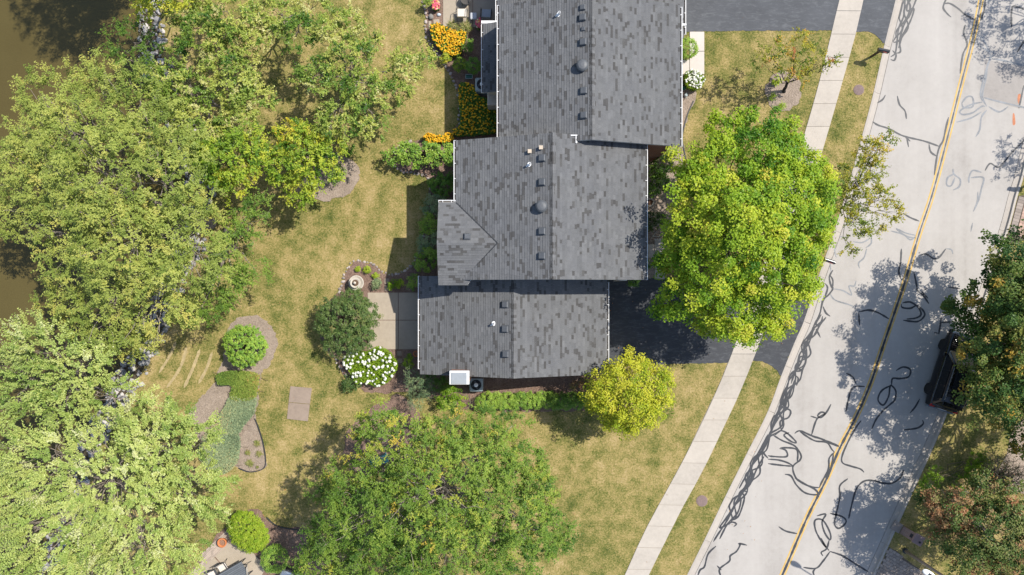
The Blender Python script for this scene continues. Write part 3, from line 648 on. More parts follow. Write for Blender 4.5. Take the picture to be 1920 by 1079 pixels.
def roof_items(parent, zf, nrm, boxes=(), domes=(), pipes=(), caps=()):
    for x, y, s in boxes:
        p = on_roof(x, y, zf); a = s*.175; mb = MB()
        nx = nrm(p.x, p.y); rot = Matrix.Translation(p) @ Vector(nx).to_track_quat('Z', 'Y').to_matrix().to_4x4()
        mb.box(-a*1.25, a*1.25, -a*1.25, a*1.25, -.02, .03, 0, rot)
        mb.add([rot @ Vector(v) for v in ((-a*.9, -a, .0), (a*.9, -a, .0), (a*.9, a, .0), (-a*.9, a, .0), (-a, -a*1.05, .13*s), (a, -a*1.05, .15*s), (a, a*1.05, .15*s), (-a, a*1.05, .13*s), (-a*.75, -a*.8, .18*s), (a*.8, -a*.8, .19*s), (a*.8, a*.8, .19*s), (-a*.75, a*.8, .18*s))],
               [(8, 9, 10, 11)] + [(i, (i+1) % 4, 4+(i+1) % 4, 4+i) for i in range(4)] + [(4+i, 4+(i+1) % 4, 8+(i+1) % 4, 8+i) for i in range(4)])
        mb.build('roof_vent', M_VENT, parent)
    for x, y in domes:
        p = on_roof(x, y, zf)
        MB().lathe([(.30, -.1), (.30, .05), (.18, .07), (.18, .16), (.31, .18), (.325, .23), (.30, .27), (.24, .33), (.22, .34), (.10, .36), (.02, .362)], 24, p).build('dome_vent', M_VENT, parent)
    for x, y in pipes:
        p = on_roof(x, y, zf); o = MB().lathe([(.14, -.06), (.13, .02), (.06, .05), (.06, .36), (.045, .36), (.045, .2)], 12, p).build('vent_pipe', M_PVC, parent)
        MB().tube([p+Vector((0, 0, .12)), p+Vector((-.11, -.06, .14)), p+Vector((-.17, -.1, .06))], .045, 8).build('elbow', M_PVC, o)
    for x, y in caps:
        p = on_roof(x, y, zf); MB().box(p.x-.085, p.x+.085, p.y-.085, p.y+.085, p.z-.1, p.z+.16).box(p.x-.1, p.x+.1, p.y-.1, p.y+.1, p.z+.16, p.z+.19).build('vent_cap', M_BEIGE, parent)

# --- upper house (its north end lies outside the frame)
UX0, UX1, UXR, UE = -.70, 9.22, 4.20, 5.2; UR = UE + PITCH*(UX1-UX0)/2; UY0, UY1 = 7.74, 15.5
hU = empty('townhouse', (0, 0, 0)); tag(hU, 'brick townhouse with long grey shingle gable roof at the top, next to the upper driveway', 'house')
deck = deck_mesh([[(UX0, UY0, UE), (UXR, UY0, UR), (UXR, UY1, UR), (UX0, UY1, UE)], [(UXR, UY0, UR), (UX1, UY0, UE), (UX1, UY1, UE), (UXR, UY1, UR)]], 'roof', hU)
slope(deck, (UX0, UY0, UE), (UX0, UY1, UE), (UXR, UY1, UR), (UXR, UY0, UR), 1)
slope(deck, (UX1, UY0, UE), (UX1, UY1, UE), (UXR, UY1, UR), (UXR, UY0, UR), 2); ridge_caps(deck, (UXR, UY0, UR), (UXR, UY1, UR), 1)
NX0, NX1, NXR, NE_, NY0, NY1 = -.84, 10.05, 4.6, 2.75, 14.6, 24.0; NR = NE_ + PITCH*(NX1-NX0)/2
nd = deck_mesh([[(NX0, NY0, NE_), (NXR, NY0, NR), (NXR, NY1, NR), (NX0, NY1, NE_)], [(NXR, NY0, NR), (NX1, NY0, NE_), (NX1, NY1, NE_), (NXR, NY1, NR)]], 'garage_roof', hU)
slope(nd, (NX0, NY0, NE_), (NX0, 19, NE_), (NXR, 19, NR), (NXR, NY0, NR), 3); slope(nd, (NX1, NY0, NE_), (NX1, 19, NE_), (NXR, 19, NR), (NXR, NY0, NR), 4)
zU = lambda x, y: UE + PITCH*((x-UX0) if x < UXR else (UX1-x)); nU = lambda x, y: (-PITCH, 0, 1) if x < UXR else (PITCH, 0, 1)
roof_items(deck, zU, nU, [(1093, 15, .8), (1093, 34, 1), (1094, 55, .6), (1094, 80, 1), (1095, 171, 1), (1095, 217, 1)], [(1091, 125)], [(1048, 28)])
gutter(hU, (UX0, UY0), (UX0, UY1), (-1, 0), UE-.01); gutter(hU, (NX0, 15.5), (NX0, 19), (-1, 0), NE_-.01)
gutter(hU, (UX1, UY0), (UX1, UY1-.1), (1, 0), UE-.01); gutter(hU, (NX1, NY0+.2), (NX1, 19), (1, 0), NE_-.01)
wall_box(hU, UX0+.35, UX0+.55, UY0+.3, UY1-.3, UE+.05, M_BRICKY); wall_box(hU, UX1-.55, UX1-.35, UY0+.3, UY1-.3, UE+.05, M_BRICKY)
gable(hU, UX0+.352, UX1-.352, UY0+.1, UY0+.298, UE+.1, UR-.15, M_BRICKX, UXR); gable(hU, UX0+.352, UX1-.352, UY1-.298, UY1-.1, UE+.1, UR-.15, M_SIDING, UXR)
wall_box(hU, NX0+.35, NX0+.55, UY1, NY1-.3, NE_+.05, M_BRICKY, 'garage_wall'); wall_box(hU, NX1-.55, NX1-.35, NY0+.3, NY1-.3, NE_+.05, M_BRICKY, 'garage_wall')
gable(hU, NX0+.352, NX1-.352, NY1-.298, NY1-.1, NE_+.1, NR-.15, M_BRICKX, NXR); wall_box(hU, UX1-.35, NX1-.352, NY0+.3, NY0+.5, NE_+.1, M_BRICKX, 'garage_wall')
for k_ in range(2):
    y0 = 15.4 + k_*3.3; gd = MB().box(NX1-.352, NX1-.29, y0, y0+2.6, .03, 2.15).build('garage_door', M_WHITE, hU)
    for i in range(4):
        for j in range(4): MB().bbox(NX1-.3, NX1-.272, y0+.1+j*.62, y0+.6+j*.62, .12+i*.51, .5+i*.51, .01).build('panel', M_WHITE, gd)
for y in (9.4, 11.4): window(hU, (UX1-.35, y, 4.1), (1, 0), 1.1, 1.3); window(hU, (UX1-.35, y, 1.5), (1, 0), 1.1, 1.4)
for y in (9.0, 12.9): window(hU, (UX0+.35, y, 4.3), (-1, 0), 1.0, 1.2)
d = MB().box(UX1-.36, UX1-.3, 12.9, 13.85, .05, 2.15).build('door', plain('door_green', (.05, .09, .07), .5), hU); MB().lathe([(.03, 0), (.03, .06)], 8, (UX1-.27, 13.0, 1.0)).build('handle', M_BEIGE, d)
downspout(hU, UX1+.30, 14.45, 5.0); MB().box(UX1+.15, UX1+.36, 14.40, 14.50, UE-.14, UE-.03).build('gutter_return', M_WHITE, hU)
# lean-to along the upper house
s_ = (H-3.0)/F
lx0 = (906-960)*s_; ly0, ly1 = (539.5-172)*s_, (539.5-42)*s_
lr = deck_mesh([[(lx0, ly0, 2.75), (UX0+.34, ly0, 3.25), (UX0+.34, ly1, 3.25), (lx0, ly1, 2.75)]], 'lean_to_roof', hU)
slope(lr, (lx0, ly0, 2.75), (lx0, ly1, 2.75), (UX0+.34, ly1, 3.25), (UX0+.34, ly0, 3.25), 5)
gutter(hU, (lx0, ly0), (lx0, ly1), (-1, 0), 2.74); MB().box(lx0-.12, UX0+.2, ly1+.012, ly1+.17, 2.55, 2.80).build('lean_to_fascia', M_WHITE, hU)
wall_box(hU, lx0+.25, UX0+.34, ly0+.2, ly1-.2, 2.7, M_SIDING, 'lean_to_wall')
p = P(925, 178, 1.6); MB().bbox(p.x-.36, UX0+.34, p.y-.62, p.y+.35, 0, 1.6, .03).build('vent_enclosure', M_SIDING, hU)

# --- middle house with cross gable and garage wing
MX0, MX1, MXR, ME = -3.07, 7.32, 2.12, 5.2; MR = ME + PITCH*(MX1-MX0)/2; MY0, MY1 = .42, 8.08
hM = empty('townhouse', (0, 0, 0)); tag(hM, 'grey shingle-roofed house in the middle with cross gable and lower garage wing by the patio', 'house')
deck = deck_mesh([[(MX0, MY0, ME), (MXR, MY0, MR), (MXR, MY1, MR), (MX0, MY1, ME)], [(MXR, MY0, MR), (MX1, MY0, ME), (MX1, MY1, ME), (MXR, MY1, MR)]], 'roof', hM)
slope(deck, (MX0, MY0, ME), (MX0, MY1, ME), (MXR, MY1, MR), (MXR, MY0, MR), 11)
slope(deck, (MX1, MY0, ME), (MX1, MY1, ME), (MXR, MY1, MR), (MXR, MY0, MR), 12); ridge_caps(deck, (MXR, MY0, MR), (MXR, MY1, MR), 3)
GX, GY0, GY1, GYR = -4.04, .13, 4.67, 2.40; GR = ME + .353*(GY1-GY0)/2; gx = MX0 + (GR-ME)/PITCH
cg = deck_mesh([[(GX, GY1, ME), (MX0, GY1, ME), (gx, GYR, GR), (GX, GYR, GR)], [(GX, GY0, ME), (GX, GYR, GR), (gx, GYR, GR), (MX0+.1, GY0, ME)], [(MX0, GY0, ME), (gx, GYR, GR), (gx, GYR-.1, GR-.05), (-2.45, GY0, ME)]], 'cross_gable_roof', hM)
slope(cg, (GX, GY1, ME), (MX0, GY1, ME), (gx, GYR, GR), (GX, GYR, GR), 13); slope(cg, (GX, GY0, ME), (-2.45, GY0, ME), (gx, GYR, GR), (GX, GYR, GR), 14)
for a, b in (((MX0, GY1, ME), (gx, GYR, GR)), ((-2.62, GY0+.35, ME+.1), (gx, GYR, GR))):
    a, b = Vector(a), Vector(b); MB().tube([a+Vector((0, 0, .02)), b+Vector((0, 0, .02))], .035, 4).build('valley', M_DARK, cg)
zM = lambda x, y: ME + PITCH*((x-MX0) if x < MXR else (MX1-x)); nM = lambda x, y: (-PITCH, 0, 1) if x < MXR else (PITCH, 0, 1)
roof_items(deck, zM, nM, [(1017, 297, 1), (1017, 342, 1), (1017, 434, 1), (1017, 480, 1)], [(1015, 388)], [(993, 309)], [(993, 285), (1014, 278)])
zG = lambda x, y: ME + .353*((y-GY0) if y < GYR else (GY1-y)); roof_items(cg, zG, lambda x, y: (0, .353, 1), [(876, 445, .9)])
gutter(hM, (MX0, GY1+.05), (MX0, MY1), (-1, 0), ME-.01); gutter(hM, (MX1, MY0), (MX1, MY1-.1), (1, 0), ME-.01); gutter(hM, (GX, GY1), (MX0-.02, GY1), (0, 1), ME-.01)
wall_box(hM, MX0+.35, MX0+.55, MY0+.3, MY1-.2, ME+.05, M_BRICKY); wall_box(hM, MX1-.55, MX1-.35, MY0+.3, MY1-.2, ME+.05, M_BRICKY)
gable(hM, MX0+.352, MX1-.352, MY0+.1, MY0+.298, ME+.1, MR-.15, M_SIDING, MXR); gable(hM, MX0+.352, MX1-.352, MY1-.198, MY1-.02, ME+.1, MR-.15, M_SIDING, MXR)
wall_box(hM, GX+.3, MX0+.4, GY0+.3, GY1-.3, ME-.02, M_SIDING, 'bay_wall')
MB().add([(GX+.3, GY0+.3, ME-.02), (GX+.3, GY1-.3, ME-.02), (GX+.3, GYR, GR-.18), (MX0+.4, GY0+.3, ME-.02), (MX0+.4, GY1-.3, ME-.02), (MX0+.4, GYR, GR-.18)], [(0, 2, 1), (3, 4, 5), (0, 3, 5, 2), (1, 2, 5, 4)]).build('bay_gable', M_SIDING, hM)
MB().box(3.36, 3.44, MY1-.46, MY1-.08, 6.52, 6.66).box(3.1, 3.44, MY1-.08, MY1-.03, 6.60, 6.70).build('flashing', M_WHITE, hM)
window(hM, (GX+.3, 2.4, 3.9), (-1, 0), 1.6, 1.4); window(hM, (GX+.3, 2.4, 1.4), (-1, 0), 1.8, 1.6); window(hM, (MX0+.35, 6.4, 3.9), (-1, 0), 1.1, 1.3)
for y in (2.2, 5.9): window(hM, (MX1-.35, y, 4.0), (1, 0), 1.2, 1.3)
window(hM, (MX1-.35, 5.6, 1.5), (1, 0), 1.5, 1.4)
d = MB().box(MX1-.36, MX1-.3, 1.75, 2.7, .05, 2.15).build('door', plain('door_dark', (.06, .03, .025), .5), hM); MB().lathe([(.03, 0), (.03, .06)], 8, (MX1-.27, 1.85, 1.0)).build('handle', M_BEIGE, d)
MB().tube([(6.35, .5, ME-.15), (6.35, .42, ME-.5), (6.35, .42, .2)], .04, 6).build('downspout', M_WHITE, hM)
AX0, AX1, AE = -5.36, 5.54, 2.8; AXR = .09; AR = AE + PITCH*(AX1-AX0)/2; AY0, AY1 = -5.06, .67
gr_ = deck_mesh([[(AX0, AY0, AE), (AXR, AY0, AR), (AXR, AY1-.05, AR), (AX0, AY1, AE)], [(AXR, AY0, AR), (AX1, AY0, AE), (AX1, AY1-.2, AE), (AXR, AY1-.2, AR)]], 'garage_roof', hM)
slope(gr_, (AX0, AY0, AE), (AX0, AY1, AE), (AXR, AY1, AR), (AXR, AY0, AR), 21); slope(gr_, (AX1, AY0, AE), (AX1, AY1-.2, AE), (AXR, AY1-.2, AR), (AXR, AY0, AR), 22); ridge_caps(gr_, (AXR, AY0, AR), (AXR, .4, AR), 5)
zA = lambda x, y: AE + PITCH*((x-AX0) if x < AXR else (AX1-x)); nA = nM = lambda x, y: (-PITCH, 0, 1) if x < AXR else (PITCH, 0, 1)
roof_items(gr_, zA, nA, [(948, 571, 1), (948, 617, 1), (949, 664, 1)], [], [(926, 607)])
gutter(hM, (AX0, AY0+.3), (AX0, AY1), (-1, 0), AE-.01); gutter(hM, (AX1, AY0+.1), (AX1, AY1-.35), (1, 0), AE-.01)
wall_box(hM, AX0+.35, AX0+.55, AY0+.4, .5, AE+.05, M_BRICKY, 'garage_wall'); wall_box(hM, AX1-.55, AX1-.35, AY0+.4, .5, AE+.05, M_BRICKY, 'garage_wall')
gable(hM, AX0+.352, AX1-.352, AY0+.2, AY0+.398, AE+.1, AR-.15, M_BRICKX, AXR)
for k_ in range(2):
    y0 = -4.4 + k_*2.45; gd = MB().box(AX1-.352, AX1-.29, y0, y0+2.25, .03, 2.15).build('garage_door', M_WHITE, hM)
    for i in range(4):
        for j in range(4): MB().bbox(AX1-.3, AX1-.272, y0+.1+j*.53, y0+.52+j*.53, .12+i*.51, .5+i*.51, .01).build('panel', M_WHITE, gd)
d = MB().box(AX0+.3, AX0+.36, -2.9, -1.1, .08, 2.15).build('patio_door', M_WHITE, hM); MB().box(AX0+.285, AX0+.3, -2.8, -2.05, .2, 2.05).build('pane', M_GLASS, d); MB().box(AX0+.285, AX0+.3, -1.95, -1.2, .2, 2.05).build('pane', M_GLASS, d)
# chimney on the garage's south wall
zc = 4.55; c0, c1 = P(844, 697, zc), P(878.5, 720, zc)
chim = MB().box(c0.x, c1.x, c1.y, c0.y, -.2, zc-.16).build('chimney', m_brick('chimney_brick', (.42, .17, .10), (.33, .13, .08)), hM)
mb = MB(); x0, x1, y0, y1 = c0.x-.04, c1.x+.04, c1.y-.04, c0.y+.04
mb.bbox(x0, x1, y0, y1, zc-.16, zc, .012).build('rim', M_WHITE, chim)
MB().bbox(x0+.1, x1-.14, y0+.03, y1-.1, zc, zc+.035, .012).build('cap', plain('chimney_cap', (.27, .29, .31), .6, var=.08), chim)
HOUSES = [[(lx0, ly0), (lx0, ly1), (UX0, ly1), (UX0, 25), (NX1-.3, 25), (NX1-.3, 15), (UX1-.3, 15), (UX1-.3, 8), (MX1-.3, 8), (MX1-.3, .5), (AX1-.3, .5), (AX1-.3, -4.7), (AX0+.3, -4.7), (AX0+.3, .4), (GX+.3, .4), (GX+.3, 4.4), (MX0+.3, 4.4), (MX0+.3, 8), (UX0, 8), (UX0, ly0)]]

# ------------------------------------------------------------------ plants
def unit(a): return a / np.maximum(np.linalg.norm(a, axis=-1, keepdims=True), 1e-6)
def leaf_mesh(name, p, n, t, L, W, tint, m, fold=.12):
    """one folded diamond per leaf: centre p, normal n, axis t, length L, width W"""
    s = np.cross(n, t); L = L[:, None]; W = W[:, None]
    v = np.stack([p - t*L*.5, p + s*W*.5 + n*W*fold - t*L*.06, p + t*L*.5 - n*L*.08, p - s*W*.5 + n*W*fold - t*L*.06], 1).reshape(-1, 3)
    return np_mesh(name, v, np.arange(len(v)).reshape(-1, 4), None, tint, m)
def frames(rng, out, up, jit):
    n = unit(out + np.array([0, 0, up]) + rng.normal(size=out.shape)*jit)
    t = unit(np.cross(n, rng.normal(size=out.shape))); return n, t
def tubes_np(paths, radii, sides=4):
    """paths (n,k,3), radii (n,k) -> verts, quads"""
    n, k, _ = paths.shape; t = unit(np.gradient(paths, axis=1))
    ref = np.where(np.abs(t[..., 2:]) > .9, np.array([1., 0, 0]), np.array([0, 0, 1.])); a = unit(np.cross(t, ref)); b = np.cross(t, a)
    ang = np.arange(sides)*2*np.pi/sides
    v = paths[:, :, None] + radii[:, :, None, None]*(a[:, :, None]*np.cos(ang)[None, None, :, None] + b[:, :, None]*np.sin(ang)[None, None, :, None])
    idx = np.arange(n*k*sides).reshape(n, k, sides); nx = np.roll(idx, -1, 2)
    q = np.stack([idx[:, :-1], nx[:, :-1], nx[:, 1:], idx[:, 1:]], -1).reshape(-1, 4)
    return v.reshape(-1, 3), q
def bez(a, b, sag, k, rng, wob):
    """bent paths from a (n,3) to b (n,3)"""
    t = np.linspace(0, 1, k)[None, :, None]; d = b - a; m = (a + b)/2 + sag
    p = (1-t)**2*a[:, None] + 2*t*(1-t)*m[:, None] + t*t*b[:, None]
    w_ = rng.normal(size=p.shape)*wob*np.linalg.norm(d, axis=1)[:, None, None]; w_[:, 0] = 0; w_[:, -1] = 0
    return p + w_
STYLE = dict(
 maple=dict(sp=.80, rc=.43, m=74, L=.135, W=.115, flat=.7, up=.9, jit=.55, twig=.25, mode='clump'),
 bright=dict(sp=.52, rc=.34, m=40, L=.11, W=.095, flat=.65, up=.9, jit=.55, twig=.2, mode='clump'),
 locust=dict(sp=.50, k=6, q=13, len=.52, L=.115, W=.066, spread=.9, up=1.1, jit=.42, radial=.3, twig=.14, droop=.15, mode='sprig'),
 silver=dict(sp=.58, k=6, q=17, len=.85, L=.105, W=.075, spread=.42, up=1.1, jit=.45, radial=1.1, twig=.3, droop=.0, mode='sprig'),
 pear=dict(sp=.48, k=5, q=11, len=.46, L=.12, W=.08, spread=.8, up=.9, jit=.5, radial=.5, twig=.25, droop=.0, mode='sprig'),
 sparse=dict(sp=.42, k=4, q=9, len=.42, L=.11, W=.07, spread=.9, up=.7, jit=.55, radial=.4, twig=.4, droop=.0, mode='sprig'),
)
def plant(name, label, cat, base, lobes, style, lm, bark, seed, trunk_r=.2, height=None, flat=.75, dens=1.0, tint=(.5, .18), group=None, ground=False, limbs=True, lower=-.35, stem_name='trunk', crown_name='crown', fork=.4, bare=0, lean=0):
    """tree or shrub: trunk, limbs to every lobe, twigs, and leaves spread through the lobes' outer shells.
    lobes: (px, py, radius px, z) read off the photograph at height z"""
    rng = np.random.default_rng(seed); S = STYLE[style] if isinstance(style, str) else style
    b = P(*base); root = empty(name, b); tag(root, label, cat, group); B = np.array(b)
    C, RR = [], []
    for (x, y, r, z) in lobes:
        C.append(np.array(P2(x, y, 0 if ground else z) + (z,))); RR.append(r*(H-(0 if ground else z))/F)
    C = np.array(C); RR = np.array(RR); RR = np.maximum(RR - S.get('len', 0)*.5, RR*.8); cen, lob, outn = [], [], []; cr_ = S.get('crisp', 1.0)
    for i, (c, r) in enumerate(zip(C, RR)):
        n = max(6, int(dens*2*math.pi*r*r*(1-lower)*.62/(S['sp']**2)))
        d = unit(rng.normal(size=(n*2, 3))); d = d[d[:, 2] > lower][:n]
        rad = r*(1 - .55*cr_*rng.random(len(d))**2.2)*(1 + .16*cr_*rng.normal(size=len(d)).clip(-1.5, 1.5))
        p = c + d*rad[:, None]*np.array([1, 1, flat]); keep = p[:, 2] > b.z + (.12*max(1, RR.max()) if limbs else .02)
        cen.append(p[keep]); lob.append(np.full(keep.sum(), i)); outn.append(unit(d[keep]*np.array([1, 1, 1/flat])))
    cen = np.concatenate(cen); lob = np.concatenate(lob); outn = np.concatenate(outn); n = len(cen)
    # clumps buried deep inside another lobe are dropped: no leaves grow there
    deep = np.zeros(n, bool)
    for i, (c, r) in enumerate(zip(C, RR)):
        q = (cen - c)/np.array([r, r, r*flat]); deep |= (np.linalg.norm(q, axis=1) < .62) & (lob != i)
    k_ = ~deep | (rng.random(n) < .18); cen, lob, outn = cen[k_], lob[k_], outn[k_]; n = len(cen)
    ct = np.clip(rng.normal(tint[0], tint[1], n) + rng.normal(0, tint[1]*.6, len(C))[lob], 0, 1)     # each clump's own leaf colour
    top = np.array([C[:, 0].mean()*.35 + B[0]*.65, C[:, 1].mean()*.35 + B[1]*.65, B[2] + (C[:, 2].mean()-B[2])*fork]) if limbs else B + np.array([0, 0, .05])
    if S['mode'] == 'clump':
        m = S['m']; d = unit(rng.normal(size=(n, m, 3))); d[..., 2] = np.where(d[..., 2] < -.3, -d[..., 2], d[..., 2])
        rc = S['rc']*rng.uniform(.7, 1.3, n)[:, None, None]
        p = cen[:, None] + d*rc*(rng.random((n, m, 1))**.4)*np.array([1, 1, S['flat']])
        o = d*.5 + outn[:, None]*.6; p = p.reshape(-1, 3); o = o.reshape(-1, 3); nn, tt = frames(rng, o, S['up'], S['jit'])
        ti = np.repeat(ct, m)
    else:
        k, q = S['k'], S['q']; rad = unit(cen - top)
        d = unit(outn[:, None]*.5 + rad[:, None]*S['radial'] + rng.normal(size=(n, k, 3))*S['spread']*np.array([1, 1, .5]))
        ln = S['len']*rng.uniform(.6, 1.3, (n, k)); s = (np.arange(q)+.5)/q
        p = cen[:, None, None] + d[:, :, None]*(ln[..., None]*s)[..., None]; p[..., 2] -= (S['droop']*ln[..., None]*s**2)
        side = unit(np.cross(d, np.array([0, 0, 1.])))[:, :, None]*np.where(np.arange(q) % 2, 1, -1)[None, None, :, None]
        ax = unit(side + d[:, :, None]*.5 + rng.normal(size=p.shape)*.45)
        p = p + ax*S['L']*.45*np.clip(1.25-s, .4, 1)[None, None, :, None] + rng.normal(size=p.shape)*.03
        nn = unit(np.array([0, 0, S['up']+.35]) + outn[:, None, None]*.4 + rng.normal(size=p.shape)*S['jit'])
        p, nn, ax = p.reshape(-1, 3), nn.reshape(-1, 3), ax.reshape(-1, 3); tt = unit(ax - nn*(ax*nn).sum(1, keepdims=True)); ti = np.repeat(ct, k*q)
    N = len(p); L = S['L']*rng.uniform(.65, 1.3, N); W = S['W']*rng.uniform(.7, 1.2, N)
    if bare: kp = rng.random(N) > bare; p, nn, tt, L, W, ti = p[kp], nn[kp], tt[kp], L[kp], W[kp], ti[kp]; N = len(p)
    me = leaf_mesh(crown_name, p - B, nn, tt, L, W, np.clip(ti + rng.normal(0, .06, N), 0, 1), lm)
    link(crown_name, me, None, root)
    # wood
    V, Q = [], []; nb = 0
    def addt(paths, radii, sides):
        nonlocal nb
        v, q = tubes_np(paths, radii, sides); V.append(v - B); Q.append(q + nb); nb += len(v)
    if limbs:
        tp = bez(B[None] - [[0, 0, .15]], top[None], np.array([[lean, 0, 0]]), 7, rng, .015); addt(tp, np.linspace(1.25, .8, 7)[None]*trunk_r, 9)
        lp = bez(np.repeat(top[None], len(C), 0), C - np.array([0, 0, .25])*RR[:, None], (np.array([0, 0, .0])*RR[:, None]), 8, rng, .035)
        lr = np.clip(trunk_r*(.18 + .22*RR/RR.max()), .025, None)[:, None]*np.linspace(1, .35, 8)[None]; addt(lp, lr, 6)
        start = lp[lob, rng.integers(4, 8, n)]
    else: start = np.repeat(top[None], n, 0) + rng.normal(size=(n, 3))*.06
    kp = rng.random(n) < S.get('twig', .4); kp[:2] = True
    e = cen[kp]; st = start[kp]; tw = bez(st, e + outn[kp]*.12, rng.normal(size=e.shape)*.1*np.linalg.norm(e-st, axis=1)[:, None] + np.array([0, 0, .1]), 6, rng, .04)
    addt(tw, (np.linspace(.026, .008, 6)[None]*np.clip(np.linalg.norm(e-st, axis=1)/2.0, .35, 1.3)[:, None]), 4)
    if S['mode'] == 'sprig':
        a = np.repeat(cen[kp], S['k'], 0); dd = d[kp].reshape(-1, 3); l2 = ln[kp].reshape(-1, 1); bb = a + dd*l2; bb[:, 2] -= S['droop']*l2[:, 0]
        addt(bez(a, bb, np.zeros_like(a), 3, rng, .02), np.repeat(np.linspace(.008, .004, 3)[None], len(a), 0), 3)
    link(stem_name, np_mesh(stem_name, np.concatenate(V), np.concatenate(Q), None, None, bark, True), None, root)
    return root
LOC = leafmat('locust_leaf', [(0, (0.1171, 0.1773, 0.0282)), (0.35, (0.241, 0.302, 0.0576)), (0.65, (0.3719, 0.4137, 0.0923)), (1, (0.5234, 0.4728, 0.1154))], .3)
LOC2 = leafmat('locust_leaf_green', [(0, (0.065, 0.14, 0.02)), (0.4, (0.155, 0.25, 0.035)), (0.7, (0.255, 0.34, 0.05)), (0.93, (0.42, 0.41, 0.06)), (1, (0.5, 0.38, 0.06))], .3)
SIL = leafmat('silver_maple_leaf', [(0, (0.12, 0.2, 0.035)), (0.35, (0.27, 0.36, 0.08)), (0.6, (0.39, 0.46, 0.125)), (0.85, (0.49, 0.53, 0.16)), (1, (0.58, 0.6, 0.3))], .28, .35)
PEA = leafmat('pear_leaf', [(0, (0.065, 0.15, 0.02)), (0.35, (0.19, 0.28, 0.042)), (0.6, (0.33, 0.39, 0.075)), (0.85, (0.45, 0.46, 0.1)), (1, (0.52, 0.5, 0.2))], .28, .35)
PEY = leafmat('pear_leaf_yellow', [(0, (0.09, 0.19, 0.018)), (0.3, (0.22, 0.33, 0.03)), (0.6, (0.38, 0.445, 0.045)), (0.88, (0.53, 0.52, 0.055)), (1, (0.6, 0.49, 0.05))], .3, .4)
MAP = leafmat('maple_leaf', [(0, (0.05, 0.15, 0.01)), (0.3, (0.16, 0.295, 0.018)), (0.6, (0.32, 0.43, 0.026)), (0.92, (0.5, 0.53, 0.045)), (1, (0.52, 0.45, 0.06))], .32, .45)
BRI = leafmat('bright_maple_leaf', [(0, (0.09, 0.17, 0.012)), (0.3, (0.24, 0.33, 0.018)), (0.6, (0.42, 0.45, 0.028)), (1, (0.56, 0.53, 0.05))], .32, .45)
DRK = leafmat('dark_maple_leaf', [(0, (0.03, 0.08, 0.018)), (0.4, (0.075, 0.14, 0.026)), (0.7, (0.14, 0.185, 0.036)), (0.92, (0.26, 0.24, 0.045)), (1, (0.4, 0.26, 0.04))], .25)
RED = leafmat('turning_leaf', [(0, (0.045, 0.095, 0.018)), (0.4, (0.115, 0.165, 0.038)), (0.6, (0.2, 0.215, 0.06)), (0.8, (0.3, 0.2, 0.09)), (1, (0.38, 0.18, 0.08))], .25)
YEL = leafmat('sparse_yellow_leaf', [(0, (0.1, 0.17, 0.02)), (0.35, (0.28, 0.3, 0.03)), (0.7, (0.5, 0.4, 0.04)), (0.9, (0.54, 0.3, 0.05)), (1, (0.46, 0.17, 0.07))], .3)
GRN = leafmat('shrub_leaf', [(0, (0.0553, 0.133, 0.0194)), (0.5, (0.1383, 0.2658, 0.0356)), (1, (0.3133, 0.443, 0.0648))], .2, .4)
LIM = leafmat('lime_leaf', [(0, (0.105, 0.21, 0.0126)), (0.5, (0.2205, 0.3465, 0.021)), (1, (0.378, 0.462, 0.042))], .3)
DGR = leafmat('dark_shrub_leaf', [(0, (0.039, 0.0875, 0.0208)), (0.5, (0.0975, 0.1562, 0.039)), (0.85, (0.182, 0.2188, 0.065)), (1, (0.312, 0.2125, 0.091))], .15, .4)
JUN = leafmat('juniper_needle', [(0, (0.135, 0.189, 0.1015)), (0.4, (0.2625, 0.329, 0.1812)), (0.75, (0.3525, 0.378, 0.1812)), (1, (0.495, 0.308, 0.174))], .1, .6)
BLU = leafmat('blue_green_leaf', [(0, (0.065, 0.13, 0.065)), (0.5, (0.143, 0.234, 0.1105)), (1, (0.286, 0.338, 0.156))], .2)
SHRUB = dict(sp=.24, rc=.17, m=26, L=.085, W=.06, flat=.8, up=.6, jit=.5, twig=.12, mode='clump')
BOX = dict(crisp=.3, sp=.125, rc=.115, m=24, L=.06, W=.045, flat=1, up=.7, jit=.4, twig=.05, mode='clump')
BIGL = dict(sp=.26, rc=.18, m=16, L=.13, W=.09, flat=.8, up=.8, jit=.5, twig=.15, mode='clump')
FERN = dict(sp=.22, k=3, q=9, len=.26, L=.06, W=.022, spread=.8, up=.4, jit=.5, radial=.8, twig=.2, droop=.1, mode='sprig')

# --- trees beside the pond
plant('locust_tree', 'huge feathery yellow-green locust tree spreading over the pond', 'tree', (395, 420), [(200,330,120,8.4),(120,250,85,6.8),(300,330,105,8.2),(235,450,115,8.6),(140,440,85,7.2),(335,460,95,7.4),(200,580,80,6.4),(285,570,80,6.0),(45,300,80,6.0),(20,400,58,5.2),(255,190,75,6.2),(330,245,52,5.6),(372,392,52,5.6),(120,560,50,5.4),(180,150,55,5.2),(255,640,40,4.6),(75,180,55,5.2),(100,340,80,7.2)], 'locust', LOC, M_BARKP, 101, .32, dens=1.0, tint=(.5, .17), flat=.62)
plant('locust_tree', 'smaller green locust tree with bare pale branches beside the huge one', 'tree', (425, 430), [(440,470,58,5),(470,420,45,4.6),(430,530,45,4.2),(475,505,35,4),(400,560,45,4.4),(380,590,32,3.8),(480,385,30,4)], 'locust', LOC2, M_BARKP, 102, .2, dens=.75, tint=(.4, .15), bare=.12)
plant('pond_tree', 'dark sparse tree leaning over the water beside the pile of rocks', 'tree', (275, 130), [(250,70,42,4.2),(235,110,38,4),(280,100,36,3.6),(220,85,25,3.4)], 'locust', LOC2, M_BARKP, 103, .13, dens=.5, tint=(.3, .14), bare=.2)
